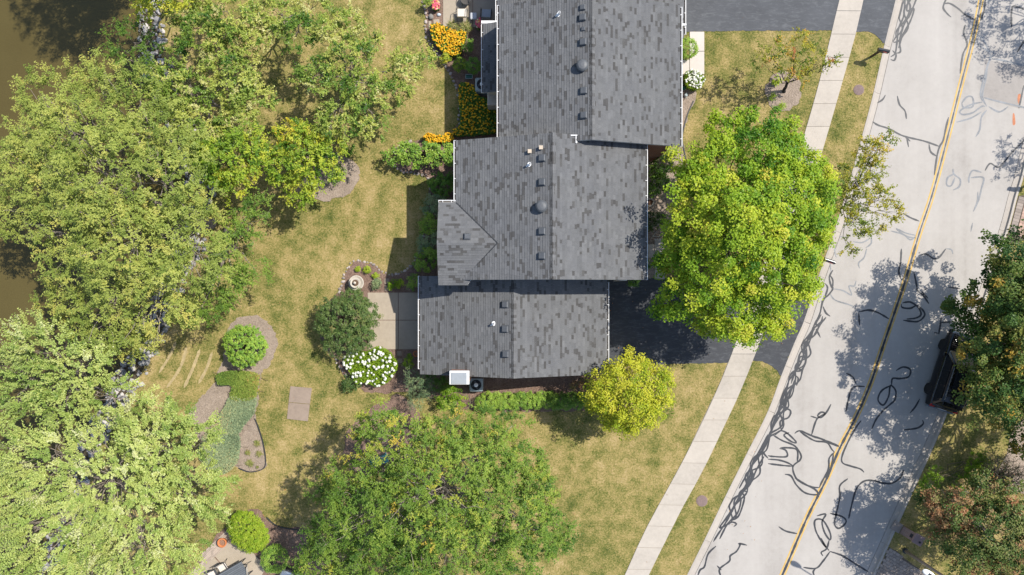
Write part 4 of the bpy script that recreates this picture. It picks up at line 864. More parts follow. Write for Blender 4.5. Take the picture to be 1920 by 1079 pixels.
plant('pear_tree', 'pale green tree at the top edge right of the pond rocks', 'tree', (415, 70), [(375,55,52,5.2),(430,25,55,5.6),(470,65,42,4.8),(410,100,42,4.6),(350,95,28,4),(345,20,35,4.8)], 'pear', PEA, M_BARKP, 104, .15, dens=1.5, tint=(.58, .27))
plant('pear_tree', 'pale green tree between the pond rocks and the lawn, branches forking', 'tree', (395, 190), [(310,150,42,4.8),(300,200,40,4.6),(365,235,50,5),(435,150,52,5.2),(475,190,42,4.8),(445,235,45,4.6),(350,170,52,5.2),(400,260,40,4.4),(330,270,40,4.2)], 'pear', PEA, M_BARKP, 105, .16, dens=1.4, tint=(.55, .27))
plant('pear_tree', 'broad pale green tree with open crown in the middle of the upper lawn', 'tree', (650, 150), [(615,55,40,5),(660,110,48,5.4),(600,140,45,5.2),(690,175,46,5.2),(755,130,38,4.6),(795,110,24,4.2),(640,215,50,5),(700,235,34,4.6),(655,40,26,4.6),(690,75,28,4.6),(610,265,26,4.0),(745,170,28,4.4)], 'pear', PEA, M_BARKP, 106, .17, dens=1.5, tint=(.54, .26))
plant('pear_tree', 'pale green tree at the top edge left of the broad open-crowned tree', 'tree', (540, 40), [(520,25,42,5),(560,60,40,5),(505,62,28,4.6),(585,10,34,4.8)], 'pear', PEA, M_BARKP, 107, .15, dens=1.3, tint=(.6, .26))
plant('pear_tree', 'yellow-green tree in front of the round bush on the mulch ring', 'tree', (575, 305), [(570,285,56,4.4),(535,310,46,4.2),(608,275,40,4),(565,348,36,3.6),(605,318,36,3.8),(567,378,16,3.2),(520,275,34,3.8),(545,260,34,4)], 'pear', PEY, M_BARK, 108, .13, dens=1.6, tint=(.5, .2))
plant('pear_tree', 'yellow-green tree left of its twin, next to the huge locust tree', 'tree', (440, 305), [(430,295,56,6.0),(398,315,40,5.6),(470,280,38,5.6),(438,345,36,5.0),(385,290,30,5.2),(480,310,28,5)], 'pear', PEY, M_BARK, 109, .13, dens=1.6, tint=(.48, .2))
plant('silver_maple', 'huge pale silvery maple filling the lower left corner', 'tree', (200, 900), [(300,840,85,7.6),(200,900,105,8.8),(100,870,95,8),(350,925,72,6.6),(255,1010,95,8),(100,1000,95,8),(15,920,80,7),(375,820,42,5.4),(20,1040,80,7),(325,780,38,5.4),(400,890,34,5.0),(180,1060,80,7),(390,960,30,4.8),(320,1040,60,6),(245,800,50,6)], 'silver', SIL, M_BARKP, 110, .34, dens=1.4, tint=(.6, .18), flat=.62)
plant('silver_maple', 'silvery maple between the huge maple and the locust by the pond', 'tree', (150, 720), [(95,655,62,6.4),(55,715,58,6.4),(150,690,62,6.6),(205,745,52,5.8),(20,650,42,5.4),(120,750,60,6.2),(180,650,40,5.4),(255,760,28,4.6),(60,620,30,5),(10,760,50,6)], 'silver', SIL, M_BARKP, 111, .22, dens=1.4, tint=(.56, .2))
plant('locust_tree', 'wide feathery green locust tree at the bottom centre of the lawn', 'tree', (830, 905), [(830,920,115,8.2),(740,850,85,6.8),(915,850,85,6.8),(700,965,95,7.2),(955,950,88,7.2),(1025,1000,52,5.8),(850,1040,110,7.6),(640,905,44,5.2),(640,1030,66,5.6),(615,1000,48,5.0),(605,1055,55,5.0),(690,805,38,5),(850,800,44,5.2),(990,870,42,5.4),(770,985,95,8.2),(950,1050,80,6.8),(600,920,24,4.6),(1055,1010,26,5),(720,1060,80,6.6),(1010,930,48,5.6),(960,800,30,4.8)], 'locust', LOC2, M_BARKP, 112, .3, dens=1.0, tint=(.43, .19), flat=.62, bare=.04)
# --- trees in front of the houses
plant('maple_tree', 'large dense bright green maple between the houses and the sidewalk', 'tree', (1395, 440), [(1395,425,98,8.0),(1315,395,72,7),(1475,375,78,7),(1420,290,68,6.6),(1345,505,76,6.8),(1450,500,80,6.8),(1385,580,58,5.6),(1515,430,52,6),(1400,238,28,5.4),(1275,555,45,5),(1285,460,50,6),(1525,320,42,5.4),(1300,315,42,5.6),(1350,320,58,6.6),(1450,590,42,5),(1330,600,34,4.6),(1540,370,32,5),(1245,590,20,4.2),(1470,270,42,5.6),(1495,530,42,5.4),(1360,250,34,5.2),(1400,630,26,4.4),(1240,500,22,4.8)], 'maple', MAP, M_BARK, 120, .24, dens=2.5, tint=(.52, .18))
plant('maple_tree', 'small round bright yellow-green maple at the corner of the garage', 'tree', (1168, 722), [(1180,738,62,4.2),(1145,735,44,3.9),(1218,725,44,3.9),(1190,775,38,3.4),(1185,695,36,3.6),(1140,765,34,3.2),(1225,755,36,3.3),(1118,750,24,3.0),(1160,790,24,2.9)], dict(STYLE['bright'], crisp=.85), BRI, M_BARK, 121, .12, dens=2.0, tint=(.62, .2))
plant('street_tree', 'sparse yellow and orange young tree leaning over the road', 'tree', (1556, 398), [(1635,290,36,4.6),(1610,335,42,4.8),(1650,375,34,4.4),(1605,420,34,4.2),(1585,375,30,4),(1665,262,16,4.2),(1675,400,20,4),(1590,465,16,3.4),(1640,430,18,3.8)], 'sparse', YEL, M_BARKD, 122, .08, dens=1.5, tint=(.42, .16), bare=.03)
plant('ornamental_tree', 'thin reddish tree standing in the round mulch ring', 'tree', (1470, 174), [(1450,95,28,3.4),(1495,85,30,3.6),(1480,130,26,3.2),(1535,122,22,3.2),(1560,118,12,3.2),(1430,118,18,3),(1520,100,20,3.4),(1505,145,14,2.8)], 'sparse', YEL, M_BARKD, 123, .09, dens=1.0, tint=(.3, .27), bare=.12, fork=.3)
plant('maple_tree', 'dark green maple with yellowing tips overhanging the parked black car', 'tree', (1885, 650), [(1905,490,62,5.4),(1870,545,55,5.2),(1885,640,72,5.8),(1865,735,60,5.2),(1905,790,44,4.2),(1805,585,26,3.8),(1960,600,100,6.6),(1955,730,90,6),(1960,480,70,5.4),(1835,650,42,4.6),(1845,560,40,4.4),(1835,705,36,4.4),(1780,572,12,3.4),(1870,600,60,4.0),(1880,700,60,3.8),(1930,540,60,4),(2030,815,100,5.4),(2010,890,70,5),(1990,640,90,6)], 'maple', DRK, M_BARKD, 124, .24, dens=1.8, tint=(.5, .22))
plant('turning_tree', 'olive green tree turning brownish red in the lower right corner', 'tree', (1840, 985), [(1800,955,45,4.6),(1765,945,34,4),(1850,925,40,4.4),(1865,1000,66,5.4),(1905,945,52,5),(1815,1045,48,4.6),(1905,1055,62,5.2),(1750,985,24,3.6),(1965,1000,70,5.4),(1780,1010,34,4),(1850,1080,50,4.6),(1735,935,20,3.4)], 'bright', RED, M_BARKP, 125, .16, dens=2.0, tint=(.5, .28))
plant('bare_shrub', 'twiggy grey half-bare shrub above the brownish red tree', 'shrub', (1868, 905), [(1868,880,34,2.2),(1895,890,30,2.2),(1850,895,24,2.0)], dict(sp=.28, k=4, q=3, len=.5, L=.08, W=.05, spread=.9, up=.4, jit=.5, radial=1.0, twig=1.0, droop=0, mode='sprig'), RED, M_BARKP, 126, .05, dens=1.3, tint=(.45, .2), bare=.55, limbs=False, stem_name='stems', crown_name='foliage')
plant('leafy_shrub', 'light green shrub beside the twiggy grey shrub across the road', 'shrub', (1838, 868), [(1838,862,18,1.6),(1826,885,20,1.6),(1808,905,18,1.5),(1742,905,18,1.6),(1755,885,14,1.4)], SHRUB, LIM, M_BARK, 127, .05, tint=(.25, .2), limbs=False, stem_name='stems', crown_name='foliage')
# trees beyond the frame whose shadows fall into it
plant('maple_tree', 'maple past the right edge, its shadow on the road in the top right corner', 'tree', (2040, -10), [(2020,-10,85,6),(2055,-60,80,6.5),(2090,10,80,6)], 'bright', DRK, M_BARKD, 130, .25, ground=True, dens=.6)
plant('maple_tree', 'thin tree past the right edge, seen by its shadow above the paver drive', 'tree', (1995, 262), [(1985,255,30,4.6),(2000,225,32,5.2),(1975,280,20,4),(2010,275,26,4.2)], 'sparse', DRK, M_BARKD, 131, .12, ground=True, dens=.6)
plant('pear_tree', 'yellowish tree at the top left edge reaching over the dark water', 'tree', (330, -70), [(270,22,20,5),(285,-5,34,5.6),(330,-30,50,6.4),(400,-45,50,6),(300,-60,60,7)], 'pear', PEY, M_BARKP, 132, .2, tint=(.6, .2))
plant('pond_tree', 'tall tree north of the frame shading the dark corner of the pond', 'tree', (335, -150), [(290,-30,60,6),(300,-75,75,8.5),(325,-110,80,10.5),(270,-150,80,9),(390,-150,80,10),(265,-40,45,4.5),(330,-45,60,9),(300,-120,80,6.5),(330,-220,90,10)], 'bright', LOC2, M_BARKP, 133, .3, ground=True, dens=.9)

# --- shrubs and flowers
def shrub(label, base, lobes, style, lm, seed, name='shrub', flat=.85, tint=(.5, .2), dens=1.0, group=None, lower=-.3, bare=0, bark=None):
    return plant(name, label, 'shrub', base, lobes, style, lm, bark or M_BARK, seed, .03, flat=flat, tint=tint, dens=dens, group=group, limbs=False, lower=lower, stem_name='stems', crown_name='foliage', bare=bare)
shrub('round clipped bright green shrub at the head of the juniper bed', (460, 650), [(460,648,37,1.1),(447,642,26,1.1),(474,652,26,1.1),(458,665,26,.95),(455,632,22,1.0)], dict(SHRUB, crisp=.3, sp=.18, rc=.11, m=22, up=.9, L=.085, W=.06), GRN, 201, tint=(.82, .15), flat=.85)
shrub('big dark green yew shrub at the corner of the patio', (655, 605), [(655,600,44,1.5),(630,590,32,1.4),(680,590,30,1.4),(640,635,34,1.4),(672,630,30,1.3),(660,570,28,1.3),(615,610,24,1.2)], dict(SHRUB, crisp=.6, L=.10, W=.055, rc=.17, m=26), DGR, 202, tint=(.5, .16), dens=1.4)
shrub('blue-green juniper-like shrub at the south-west corner of the garage', (785, 728), [(785,725,26,1.7),(772,705,16,1.6),(800,735,18,1.5),(780,755,18,1.4),(800,712,14,1.4)], FERN, BLU, 203, tint=(.55, .2), dens=1.6)
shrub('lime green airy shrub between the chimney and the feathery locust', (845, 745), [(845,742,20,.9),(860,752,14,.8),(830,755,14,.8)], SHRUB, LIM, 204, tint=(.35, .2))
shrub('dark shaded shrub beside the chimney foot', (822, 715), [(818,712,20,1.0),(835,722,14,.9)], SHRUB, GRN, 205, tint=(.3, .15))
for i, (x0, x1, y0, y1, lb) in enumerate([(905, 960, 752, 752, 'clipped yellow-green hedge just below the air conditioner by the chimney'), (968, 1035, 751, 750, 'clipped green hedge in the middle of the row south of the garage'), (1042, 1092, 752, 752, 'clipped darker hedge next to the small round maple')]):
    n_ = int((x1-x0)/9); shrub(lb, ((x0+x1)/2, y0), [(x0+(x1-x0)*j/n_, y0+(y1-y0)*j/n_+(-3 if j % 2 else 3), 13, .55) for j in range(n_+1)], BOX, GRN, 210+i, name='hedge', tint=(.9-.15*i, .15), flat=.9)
shrub('twisted bare brown shrub between the hedge and the lime green shrub', (882, 755), [(882,753,13,.4)], dict(FERN, q=2, twig=1.0, k=4), JUN, 214, tint=(.9, .1), bare=.6, bark=M_BARKP)
shrub('long leafy hedge below the small sunlit patch of yellow flowers', (790, 292), [(735,292,16,.9),(752,288,20,1.0),(770,292,22,1.1),(790,290,22,1.1),(808,290,22,1.1),(828,290,22,1.1),(846,290,20,1.1),(765,280,16,.9)], BIGL, GRN, 215, name='hedge', tint=(.66, .2))
for i, (x, y, r, z, lm, lb, tn) in enumerate([
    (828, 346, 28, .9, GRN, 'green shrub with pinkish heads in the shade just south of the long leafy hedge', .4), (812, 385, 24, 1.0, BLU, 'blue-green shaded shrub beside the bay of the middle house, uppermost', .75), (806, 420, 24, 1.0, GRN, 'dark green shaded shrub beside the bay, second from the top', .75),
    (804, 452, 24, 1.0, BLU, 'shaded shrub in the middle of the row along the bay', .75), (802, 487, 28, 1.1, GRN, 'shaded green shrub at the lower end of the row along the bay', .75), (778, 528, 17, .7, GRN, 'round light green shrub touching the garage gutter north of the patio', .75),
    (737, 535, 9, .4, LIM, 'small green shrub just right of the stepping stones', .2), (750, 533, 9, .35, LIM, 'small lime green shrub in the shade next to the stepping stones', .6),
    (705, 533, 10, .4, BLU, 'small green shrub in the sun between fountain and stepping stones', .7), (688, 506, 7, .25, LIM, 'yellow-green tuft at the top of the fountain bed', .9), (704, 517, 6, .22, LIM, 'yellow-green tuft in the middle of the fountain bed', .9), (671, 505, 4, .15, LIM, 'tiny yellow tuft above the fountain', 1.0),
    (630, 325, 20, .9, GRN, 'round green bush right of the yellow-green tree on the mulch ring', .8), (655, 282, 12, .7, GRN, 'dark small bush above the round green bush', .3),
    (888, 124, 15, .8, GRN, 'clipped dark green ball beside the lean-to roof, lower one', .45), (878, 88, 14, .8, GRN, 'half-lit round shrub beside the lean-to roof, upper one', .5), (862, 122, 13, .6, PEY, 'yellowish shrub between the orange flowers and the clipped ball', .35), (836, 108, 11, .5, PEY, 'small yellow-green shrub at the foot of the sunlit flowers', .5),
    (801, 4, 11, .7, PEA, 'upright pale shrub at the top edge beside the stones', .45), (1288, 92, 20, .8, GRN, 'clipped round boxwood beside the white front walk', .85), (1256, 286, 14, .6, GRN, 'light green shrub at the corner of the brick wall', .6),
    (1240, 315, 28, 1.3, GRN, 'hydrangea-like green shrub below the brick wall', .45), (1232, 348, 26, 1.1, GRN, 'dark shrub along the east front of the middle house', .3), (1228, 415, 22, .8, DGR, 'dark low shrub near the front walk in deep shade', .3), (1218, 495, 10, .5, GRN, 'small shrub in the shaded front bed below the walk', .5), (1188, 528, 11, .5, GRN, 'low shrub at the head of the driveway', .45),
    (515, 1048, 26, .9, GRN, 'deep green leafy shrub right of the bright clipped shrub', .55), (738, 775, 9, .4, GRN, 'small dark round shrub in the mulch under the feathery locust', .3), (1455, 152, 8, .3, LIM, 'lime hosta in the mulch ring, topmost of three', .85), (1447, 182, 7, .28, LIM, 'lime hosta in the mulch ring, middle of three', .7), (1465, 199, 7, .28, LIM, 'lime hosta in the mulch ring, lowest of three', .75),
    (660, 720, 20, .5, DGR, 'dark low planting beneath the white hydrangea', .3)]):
    st = BOX if 'clipped' in lb or 'tuft' in lb else (BIGL if 'hosta' in lb or 'leafy' in lb else SHRUB)
    if r < 8: st = dict(st, L=.07, W=.04, sp=.14)
    lbs = [(x, y, r*.95, z)] if 'clipped' in lb else [(x, y, r*.8, z), (x-r*.3, y+r*.25, r*.6, z*.85), (x+r*.3, y-r*.2, r*.6, z*.9)]
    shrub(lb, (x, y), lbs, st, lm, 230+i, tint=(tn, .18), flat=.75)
shrub('bright lime clipped oval shrub beside the terracotta pot', (467, 1000), [(462,993,31,.95),(473,1006,29,.95),(454,984,24,.9),(482,1012,20,.85)], BOX, LIM, 270, tint=(.72, .18), flat=.75)
shrub('narrow half-sunlit conical shrub between hydrangea and garage gutter', (766, 680), [(766,682,9,.9),(766,672,7,.7)], BOX, LIM, 271, tint=(.4, .25))
shrub('reddish-leaved small shrub at the south-east corner of the garage', (1090, 718), [(1095,716,16,.8),(1075,722,10,.5),(1110,712,12,.8)], SHRUB, RED, 272, tint=(.7, .2), bare=.35)
# juniper ground cover: low mats
def mat_plant(label, poly, n, lm, seed, z=.12, tint=(.5, .2), name='juniper_mat'):
    rng = np.random.default_rng(seed); q = np.array(px(smooth(poly, 4, True))); lo, hi = q.min(0), q.max(0)
    xy = rng.uniform(lo, hi, (n*3, 2)); xy = xy[inpoly(xy[:, 0], xy[:, 1], q)][:n]; N = len(xy)
    hgt = (z*(.8 + .3*np.sin(xy[:, 0]*2.3)*np.cos(xy[:, 1]*1.9) + .15*rng.normal(size=N)).clip(.3, 2) + .05)*np.where(rng.random(N) < .25, rng.random(N), 1)
    p = np.c_[xy, hgt]; nn, tt = frames(rng, np.zeros((N, 3)), 1.0, .55)
    c = q.mean(0); root = empty(name, (c[0], c[1], 0)); tag(root, label, 'shrub')
    t = np.clip(tint[0] + .35*np.sin(xy[:, 0]*1.1+seed)*np.sin(xy[:, 1]*.9) + rng.normal(0, tint[1], N), 0, 1)
    link('foliage', leaf_mesh('foliage', p - np.array([c[0], c[1], 0]), nn, tt, rng.uniform(.07, .13, N), rng.uniform(.03, .05, N), t, lm), None, root)
    k = 60; e = xy[rng.integers(0, N, k)]; d = unit(rng.normal(size=(k, 3)))*.5; a = np.c_[e, np.full(k, .05)]; b2 = a + d*np.array([1, 1, .1]); v, f = tubes_np(bez(a, b2, np.zeros_like(a), 3, rng, .05), np.full((k, 3), .012), 3)
    link('stems', np_mesh('stems', v - np.array([c[0], c[1], 0]), f, None, None, M_BARK, True), None, root)
JU2 = leafmat('juniper_green_needle', [(0, (0.09, 0.162, 0.026)), (0.5, (0.21, 0.2835, 0.0455)), (0.85, (0.33, 0.324, 0.078)), (1, (0.51, 0.2295, 0.091))], .1, .6)
mat_plant('yellow-green low juniper mat just below the round clipped shrub', [(412,700),(450,694),(485,700),(489,715),(482,745),(455,750),(435,745),(438,722),(415,720)], 11000, JU2, 301, .42, (.45, .2))
mat_plant('teal juniper mat sweeping down the middle of the long bed', [(436,742),(460,746),(484,744),(478,775),(462,795),(450,812),(420,812),(398,805),(412,780),(425,762)], 14000, JUN, 302, .38, (.45, .2))
mat_plant('teal juniper mat at the lower end of the long bed', [(396,806),(420,812),(449,813),(452,840),(445,870),(420,888),(395,880),(375,850),(380,825)], 12000, JUN, 303, .32, (.42, .2))
def grass_clump(label, x, y, r, n, lm, seed, hgt=.5, name='grass_clump', tint=(.5, .25)):
    rng = np.random.default_rng(seed); c = np.array(P(x, y)); R_ = r/30
    a = rng.uniform(0, 2*np.pi, n); d = np.c_[np.cos(a), np.sin(a), np.zeros(n)]; ln = R_*rng.uniform(.4, 1.1, n)
    p = d*(ln*.55)[:, None] + np.c_[rng.normal(0, R_*.15, (n, 2)), hgt*rng.uniform(.35, 1, n)]; nn = unit(np.c_[-d[:, :2]*.3, np.ones(n)] + rng.normal(size=(n, 3))*.35); tt = unit(d - nn*(d*nn).sum(1, keepdims=True))
    root = empty(name, c); tag(root, label, 'plant')
    link('foliage', leaf_mesh('foliage', p, nn, tt, ln*1.0, np.full(n, .03), np.clip(rng.normal(tint[0], tint[1], n), 0, 1), lm, .3), None, root); return root
STRAW = leafmat('straw_grass', [(0, (.10, .16, .03)), (.5, (.22, .26, .06)), (1, (.45, .36, .17))], .3)
for i, (x, y, r, lb) in enumerate([(850, 52, 13, 'green ornamental grass clump at the patio edge behind the cream chair, left'), (873, 55, 15, 'green ornamental grass clump by the upper patio, nearest the lean-to'), (862, 72, 16, 'dry tan ornamental grass clump behind the sunlit orange flowers'),
    (483, 831, 8, 'yellow-green tuft in the juniper bed tip, uppermost right'), (466, 848, 6, 'yellow-green tuft in the juniper bed tip, left of the middle'), (487, 850, 7, 'yellow-green tuft in the juniper bed tip, right of the middle'), (470, 868, 9, 'yellow-green tuft at the bottom of the juniper bed tip'), (484, 875, 3, 'tiny tuft at the very tip of the juniper bed')]):
    grass_clump(lb, x, y, r, 260 if r > 10 else 120, STRAW, 320+i, .45 if r > 10 else .2, tint=(.8 if 'dry' in lb else .65, .2))
def flowers(root, rng, cen, hgt, size, m, name='blossoms', petals=True, white=False):
    """each bloom a small six-sided dome with a dark eye"""
    vs, q, t = [], [], []; nb = 0
    for (x, y), z in zip(cen, hgt):
        s = size*rng.uniform(.7, 1.25); k = 7; tl = rng.normal(size=2)*.25; a0 = rng.uniform(0, 6.28); tv = rng.random()
        ring = [(x + s*math.cos(a0+2*math.pi*j/k), y + s*math.sin(a0+2*math.pi*j/k), z - s*.15 + s*(tl[0]*math.cos(a0+2*math.pi*j/k)+tl[1]*math.sin(a0+2*math.pi*j/k))) for j in range(k)]
        vs += ring + [(x, y, z + s*(.45 if white else .12))]
        q += [(nb+j, nb+(j+1) % k, nb+k) for j in range(k)]; t += [tv]*k; nb += k+1
    vs = np.array(vs) - np.array(root.location); return link(name, np_mesh(name, vs, None, np.array(q), np.array(t), m), None, root)
GOLD = leafmat('golden_petal', [(0, (.60, .27, .006)), (.5, (.76, .42, .012)), (1, (.85, .55, .03))], .25); PINK = leafmat('pink_petal', [(0, (.70, .06, .16)), (.5, (.75, .18, .22)), (.75, (.80, .35, .08)), (1, (.8, .7, .5))], .2)
CREAM = leafmat('cream_petal', [(0, (.62, .63, .48)), (.5, (.78, .77, .68)), (1, (.84, .83, .78))], .15)
def flower_patch(label, poly, n, seed, lm, petal, hgt=.6, size=.05, name='flower_patch', white=False, leaves=3000, tint=.4, cover=None):
    rng = np.random.default_rng(seed); q = np.array(px(smooth(poly, 3, True))); lo, hi = q.min(0), q.max(0); c = q.mean(0)
    root = empty(name, (c[0], c[1], 0)); tag(root, label, 'flowers')
    def samp(n_):
        xy = rng.uniform(lo, hi, (n_*4, 2)); return xy[inpoly(xy[:, 0], xy[:, 1], q)][:n_]
    xy = samp(leaves); N = len(xy); p = np.c_[xy, hgt*rng.uniform(.25, .92, N)]; nn, tt = frames(rng, np.zeros((N, 3)), 1.0, .6)
    link('foliage', leaf_mesh('foliage', p - np.array(root.location), nn, tt, rng.uniform(.08, .15, N), rng.uniform(.04, .08, N), np.clip(rng.normal(tint, .2, N), 0, 1), lm), None, root)
    xy = samp(n)
    if cover is not None: xy = xy[cover(xy, rng)]
    k = len(xy); z = hgt*rng.uniform(.9, 1.15, k); flowers(root, rng, xy, z, size, petal, white=white)
    a = np.c_[xy, np.full(k, .02)]; b2 = np.c_[xy, z-.01]; v, f = tubes_np(bez(a, b2, np.zeros_like(a), 3, rng, .03), np.full((k, 3), .006), 3); link('stems', np_mesh('stems', v - np.array(root.location), f, None, None, M_BARK, True), None, root)
    return root
flower_patch('large sunlit patch of orange-yellow coneflowers beside the upper patio', [(808,55),(822,50),(840,58),(855,65),(868,62),(876,72),(868,95),(865,108),(850,110),(835,105),(824,95),(812,78)], 470, 401, GRN, GOLD, .65, .047, leaves=5000)
flower_patch('shaded bed of orange-yellow coneflowers between the houses', [(862,160),(888,165),(895,182),(918,190),(932,195),(936,225),(936,250),(895,256),(858,258),(848,250),(864,235),(862,200)], 430, 402, GRN, GOLD, .6, .046, leaves=9000, cover=lambda xy, r: r.random(len(xy)) < np.clip(1.15-(xy[:, 0]+3.2)/3.2, .12, 1))
flower_patch('small sunlit patch of orange-yellow coneflowers above the long hedge', [(796,262),(800,254),(815,256),(830,258),(845,252),(852,262),(845,270),(825,270),(808,272)], 190, 403, GRN, GOLD, .6, .047, leaves=1800)
flower_patch('white hydrangea in full bloom below the patio', [(650,668),(668,655),(690,658),(712,648),(735,660),(748,682),(742,700),(728,716),(708,722),(690,714),(672,716),(664,698),(654,686)], 125, 404, LIM, CREAM, 1.0, .075, 'hydrangea', True, 6500, .45)
flower_patch('small cream hydrangea below the white front walk', [(1280,142),(1295,138),(1312,146),(1316,158),(1306,172),(1290,172),(1280,160)], 70, 405, LIM, CREAM, .8, .06, 'hydrangea', True, 1800, .5)
flower_patch('pink and orange potted blooms near the grey boulder', ellipse(818, 15, 8, 9), 70, 406, GRN, PINK, .5, .055, leaves=300)
flower_patch('pink blooms at the corner of the lean-to gutter', ellipse(899, 52, 6, 8), 50, 407, GRN, PINK, .7, .055, leaves=200)

# ------------------------------------------------------------------ things in the gardens
def at(x, y, z=0.0, rz=0.0): return P(x, y, z), rz
# fountain
p = P(672, 531); ft = empty('fountain', p); tag(ft, 'round tiered cast-stone fountain in the stone-edged bed above the patio', 'fountain')
MB().lathe([(.28, 0), (.30, .06), (.16, .12), (.14, .38), (.30, .44), (.44, .52), (.47, .60), (.46, .63), (.42, .63), (.36, .56), (.15, .53), (.02, .53)], 32).build('lower_bowl', M_CAST, ft, True)
MB().lathe([(.10, .53), (.09, .72), (.20, .76), (.31, .82), (.32, .87), (.29, .87), (.22, .83), (.02, .82)], 28).build('upper_bowl', M_CAST, ft, True)
MB().lathe([(.001, .80), (.20, .845), (.17, .85), (.02, .85)], 24).build('basin_floor', plain('wet_stone', (.12, .075, .045), .3), ft)
MB().lathe([(.06, .83), (.05, .93), (.085, .97), (.09, 1.02), (.06, 1.08), (.005, 1.09)], 16).build('finial', M_CAST, ft, True)
def pot(label, x, y, r, h, m=M_TERRA, rim=True):
    o = empty('flower_pot', P(x, y)); tag(o, label, 'pot')
    MB().lathe([(r*.6, 0), (r*.95, h*.6), (r*1.0, h*.88), (r*1.08, h*.9), (r*1.08, h), (r*.78, h), (r*.74, h*.75), (r*.02, h*.73)], 24).build('pot', m, o, True)
    MB().lathe([(r*.01, h*.74), (r*.75, h*.76), (r*.7, h*.79), (r*.01, h*.8)], 20).build('soil', m_mulch('pot_soil', (.2, .11, .07), (.28, .16, .1), (.34, .2, .14)), o); return o
pot('bright orange terracotta pot on the lower patio corner', 421, 1014, .27, .42)
pot('terracotta pot in the shade below the patio beside the gutter', 781, 663, .17, .3)
pot('round stone planter in deep shade along the east house front', 1216, 381, .24, .4, M_CAST)
# garden bench-like triangle trellis / hose stand in the shade
o = empty('hose_stand', P(1228, 440)); tag(o, 'pale triangular stand in the shaded front bed near the walk', 'stand')
a = [(-.2, -.15, .35), (.2, -.15, .35), (.05, .2, .35)]
MB().tube(a + [a[0]], .035, 6).build('ring', M_CAST, o)
for q in a: MB().tube([q, (q[0]*1.2, q[1]*1.2, 0)], .02, 6).build('leg', M_CAST, o)
# stepping stones
def stepping(label, x, y, w_, h_, rz=0, m=None):
    o = MB().bbox(-w_/2, w_/2, -h_/2, h_/2, -.03, .045, .012).build('stepping_stone', m or M_PAD); o.location = P(x, y, .03); o.rotation_euler = (0, 0, rz); tag(o, label, 'stepping stone')
stepping('rectangular stepping stone beside the fountain bed, upper one', 725.5, 528, .32, .36); stepping('rectangular stepping stone touching the patio, lower one', 726, 540.5, .32, .36)
stepping('square stepping stone below the patio, upper one', 749, 663, .29, .29); stepping('square stepping stone below the patio, lower one', 749.5, 677, .29, .29)
stepping('narrow pale flagstone left of the sunlit coneflowers', 806, 46, .16, .38, 0, M_PATIO); stepping('square pale flagstone at the corner of the upper patio', 818.5, 43, .38, .4, .1, M_PATIO)
def rock(label, x, y, s, m, cat='stone', seed=0, name='boulder'):
    r = np.random.default_rng(seed); bm = bmesh.new(); bmesh.ops.create_icosphere(bm, subdivisions=2, radius=1)
    for v in bm.verts: v.co = v.co*(1+r.uniform(-.08, .08))*Vector(s)
    me = bpy.data.meshes.new(name); bm.to_mesh(me); bm.free(); o = link(name, me, m); o.location = P(x, y, s[2]*.6); tag(o, label, cat); return o
rock('smooth grey boulder below the pink potted blooms', 808, 32, (.17, .19, .16), plain('grey_rock', (.20, .19, .175), .7), seed=2)
rock('small bluish-white stone beside the upper patio edge', 823, 28, (.14, .10, .1), plain('blue_rock', (.50, .55, .60), .5), seed=3)
# air conditioners
def aircon(label, x, y, s=.86, rz=0.0):
    o = empty('air_conditioner', P(x, y), rz); tag(o, label, 'air conditioner'); h = .85; a = s/2
    MB().bbox(-a, a, -a, a, .05, h, .06).build('cabinet', M_GALV, o)
    MB().bbox(-a-.06, a+.06, -a-.06, a+.06, -.02, .05, .01).build('pad', M_PAD, o)
    MB().lathe([(a*.78, h-.002), (a*.78, h+.03), (a*.72, h+.03), (a*.72, h+.006)], 28).build('fan_ring', M_DARK, o)
    MB().lathe([(.01, h+.004), (a*.72, h+.008), (a*.70, h+.006), (.01, h+.003)], 28).build('fan_well', plain('fan_well', (.015, .016, .018), .6), o)
    f = MB()
    for k in range(4):
        q = R(20+90*k); f.add([(.05*math.cos(q), .05*math.sin(q), h+.02), (a*.62*math.cos(q-.3), a*.62*math.sin(q-.3), h+.014), (a*.66*math.cos(q+.3), a*.66*math.sin(q+.3), h+.03)], [(0, 1, 2)])
    f.build('fan_blade', plain('fan_blade', (.10, .11, .12), .4), o)
    MB().lathe([(.13, h+.02), (.13, h+.06), (.06, h+.09), (.01, h+.09)], 16).build('motor_cap', M_PVC, o)
    g = MB()
    for rr in (.35, .5, .62):
        g.tube([(a*rr*math.cos(2*math.pi*j/24), a*rr*math.sin(2*math.pi*j/24), h+.05) for j in range(25)], .006, 4)
    for k in range(6): q = math.pi*k/6; g.tube([(-a*.74*math.cos(q), -a*.74*math.sin(q), h+.045), (a*.74*math.cos(q), a*.74*math.sin(q), h+.045)], .006, 4)
    g.build('guard', M_DARK, o); return o
aircon('grey-green air conditioner beside the chimney on the garage south side', 894, 718.5, .82); aircon('pale air conditioner at the lower end of the lean-to roof', 905, 166, .84)
o = empty('hose_reel', P(880, 150)); tag(o, 'small dark wheeled frame beside the pale air conditioner', 'hose reel')
MB().box(-.22, .22, -.03, 0, .3, .34).box(-.22, .22, .22, .25, .3, .34).box(-.22, -.19, 0, .22, .3, .34).box(.19, .22, 0, .22, .3, .34).build('frame', M_GALV, o)
for s in (-1, 1): MB().tube([(s*.2, .1, .3), (s*.2, .1, 0)], .02, 6).build('leg', M_GALV, o)
MB().tube([(-.19, .11, .22), (.19, .11, .22)], .12, 12).build('drum', plain('green_hose', (.03, .12, .09), .5), o)
o = empty('hose_reel', P(1281, 163)); tag(o, 'green garden hose coil below the small cream hydrangea', 'hose reel')
mb = MB()
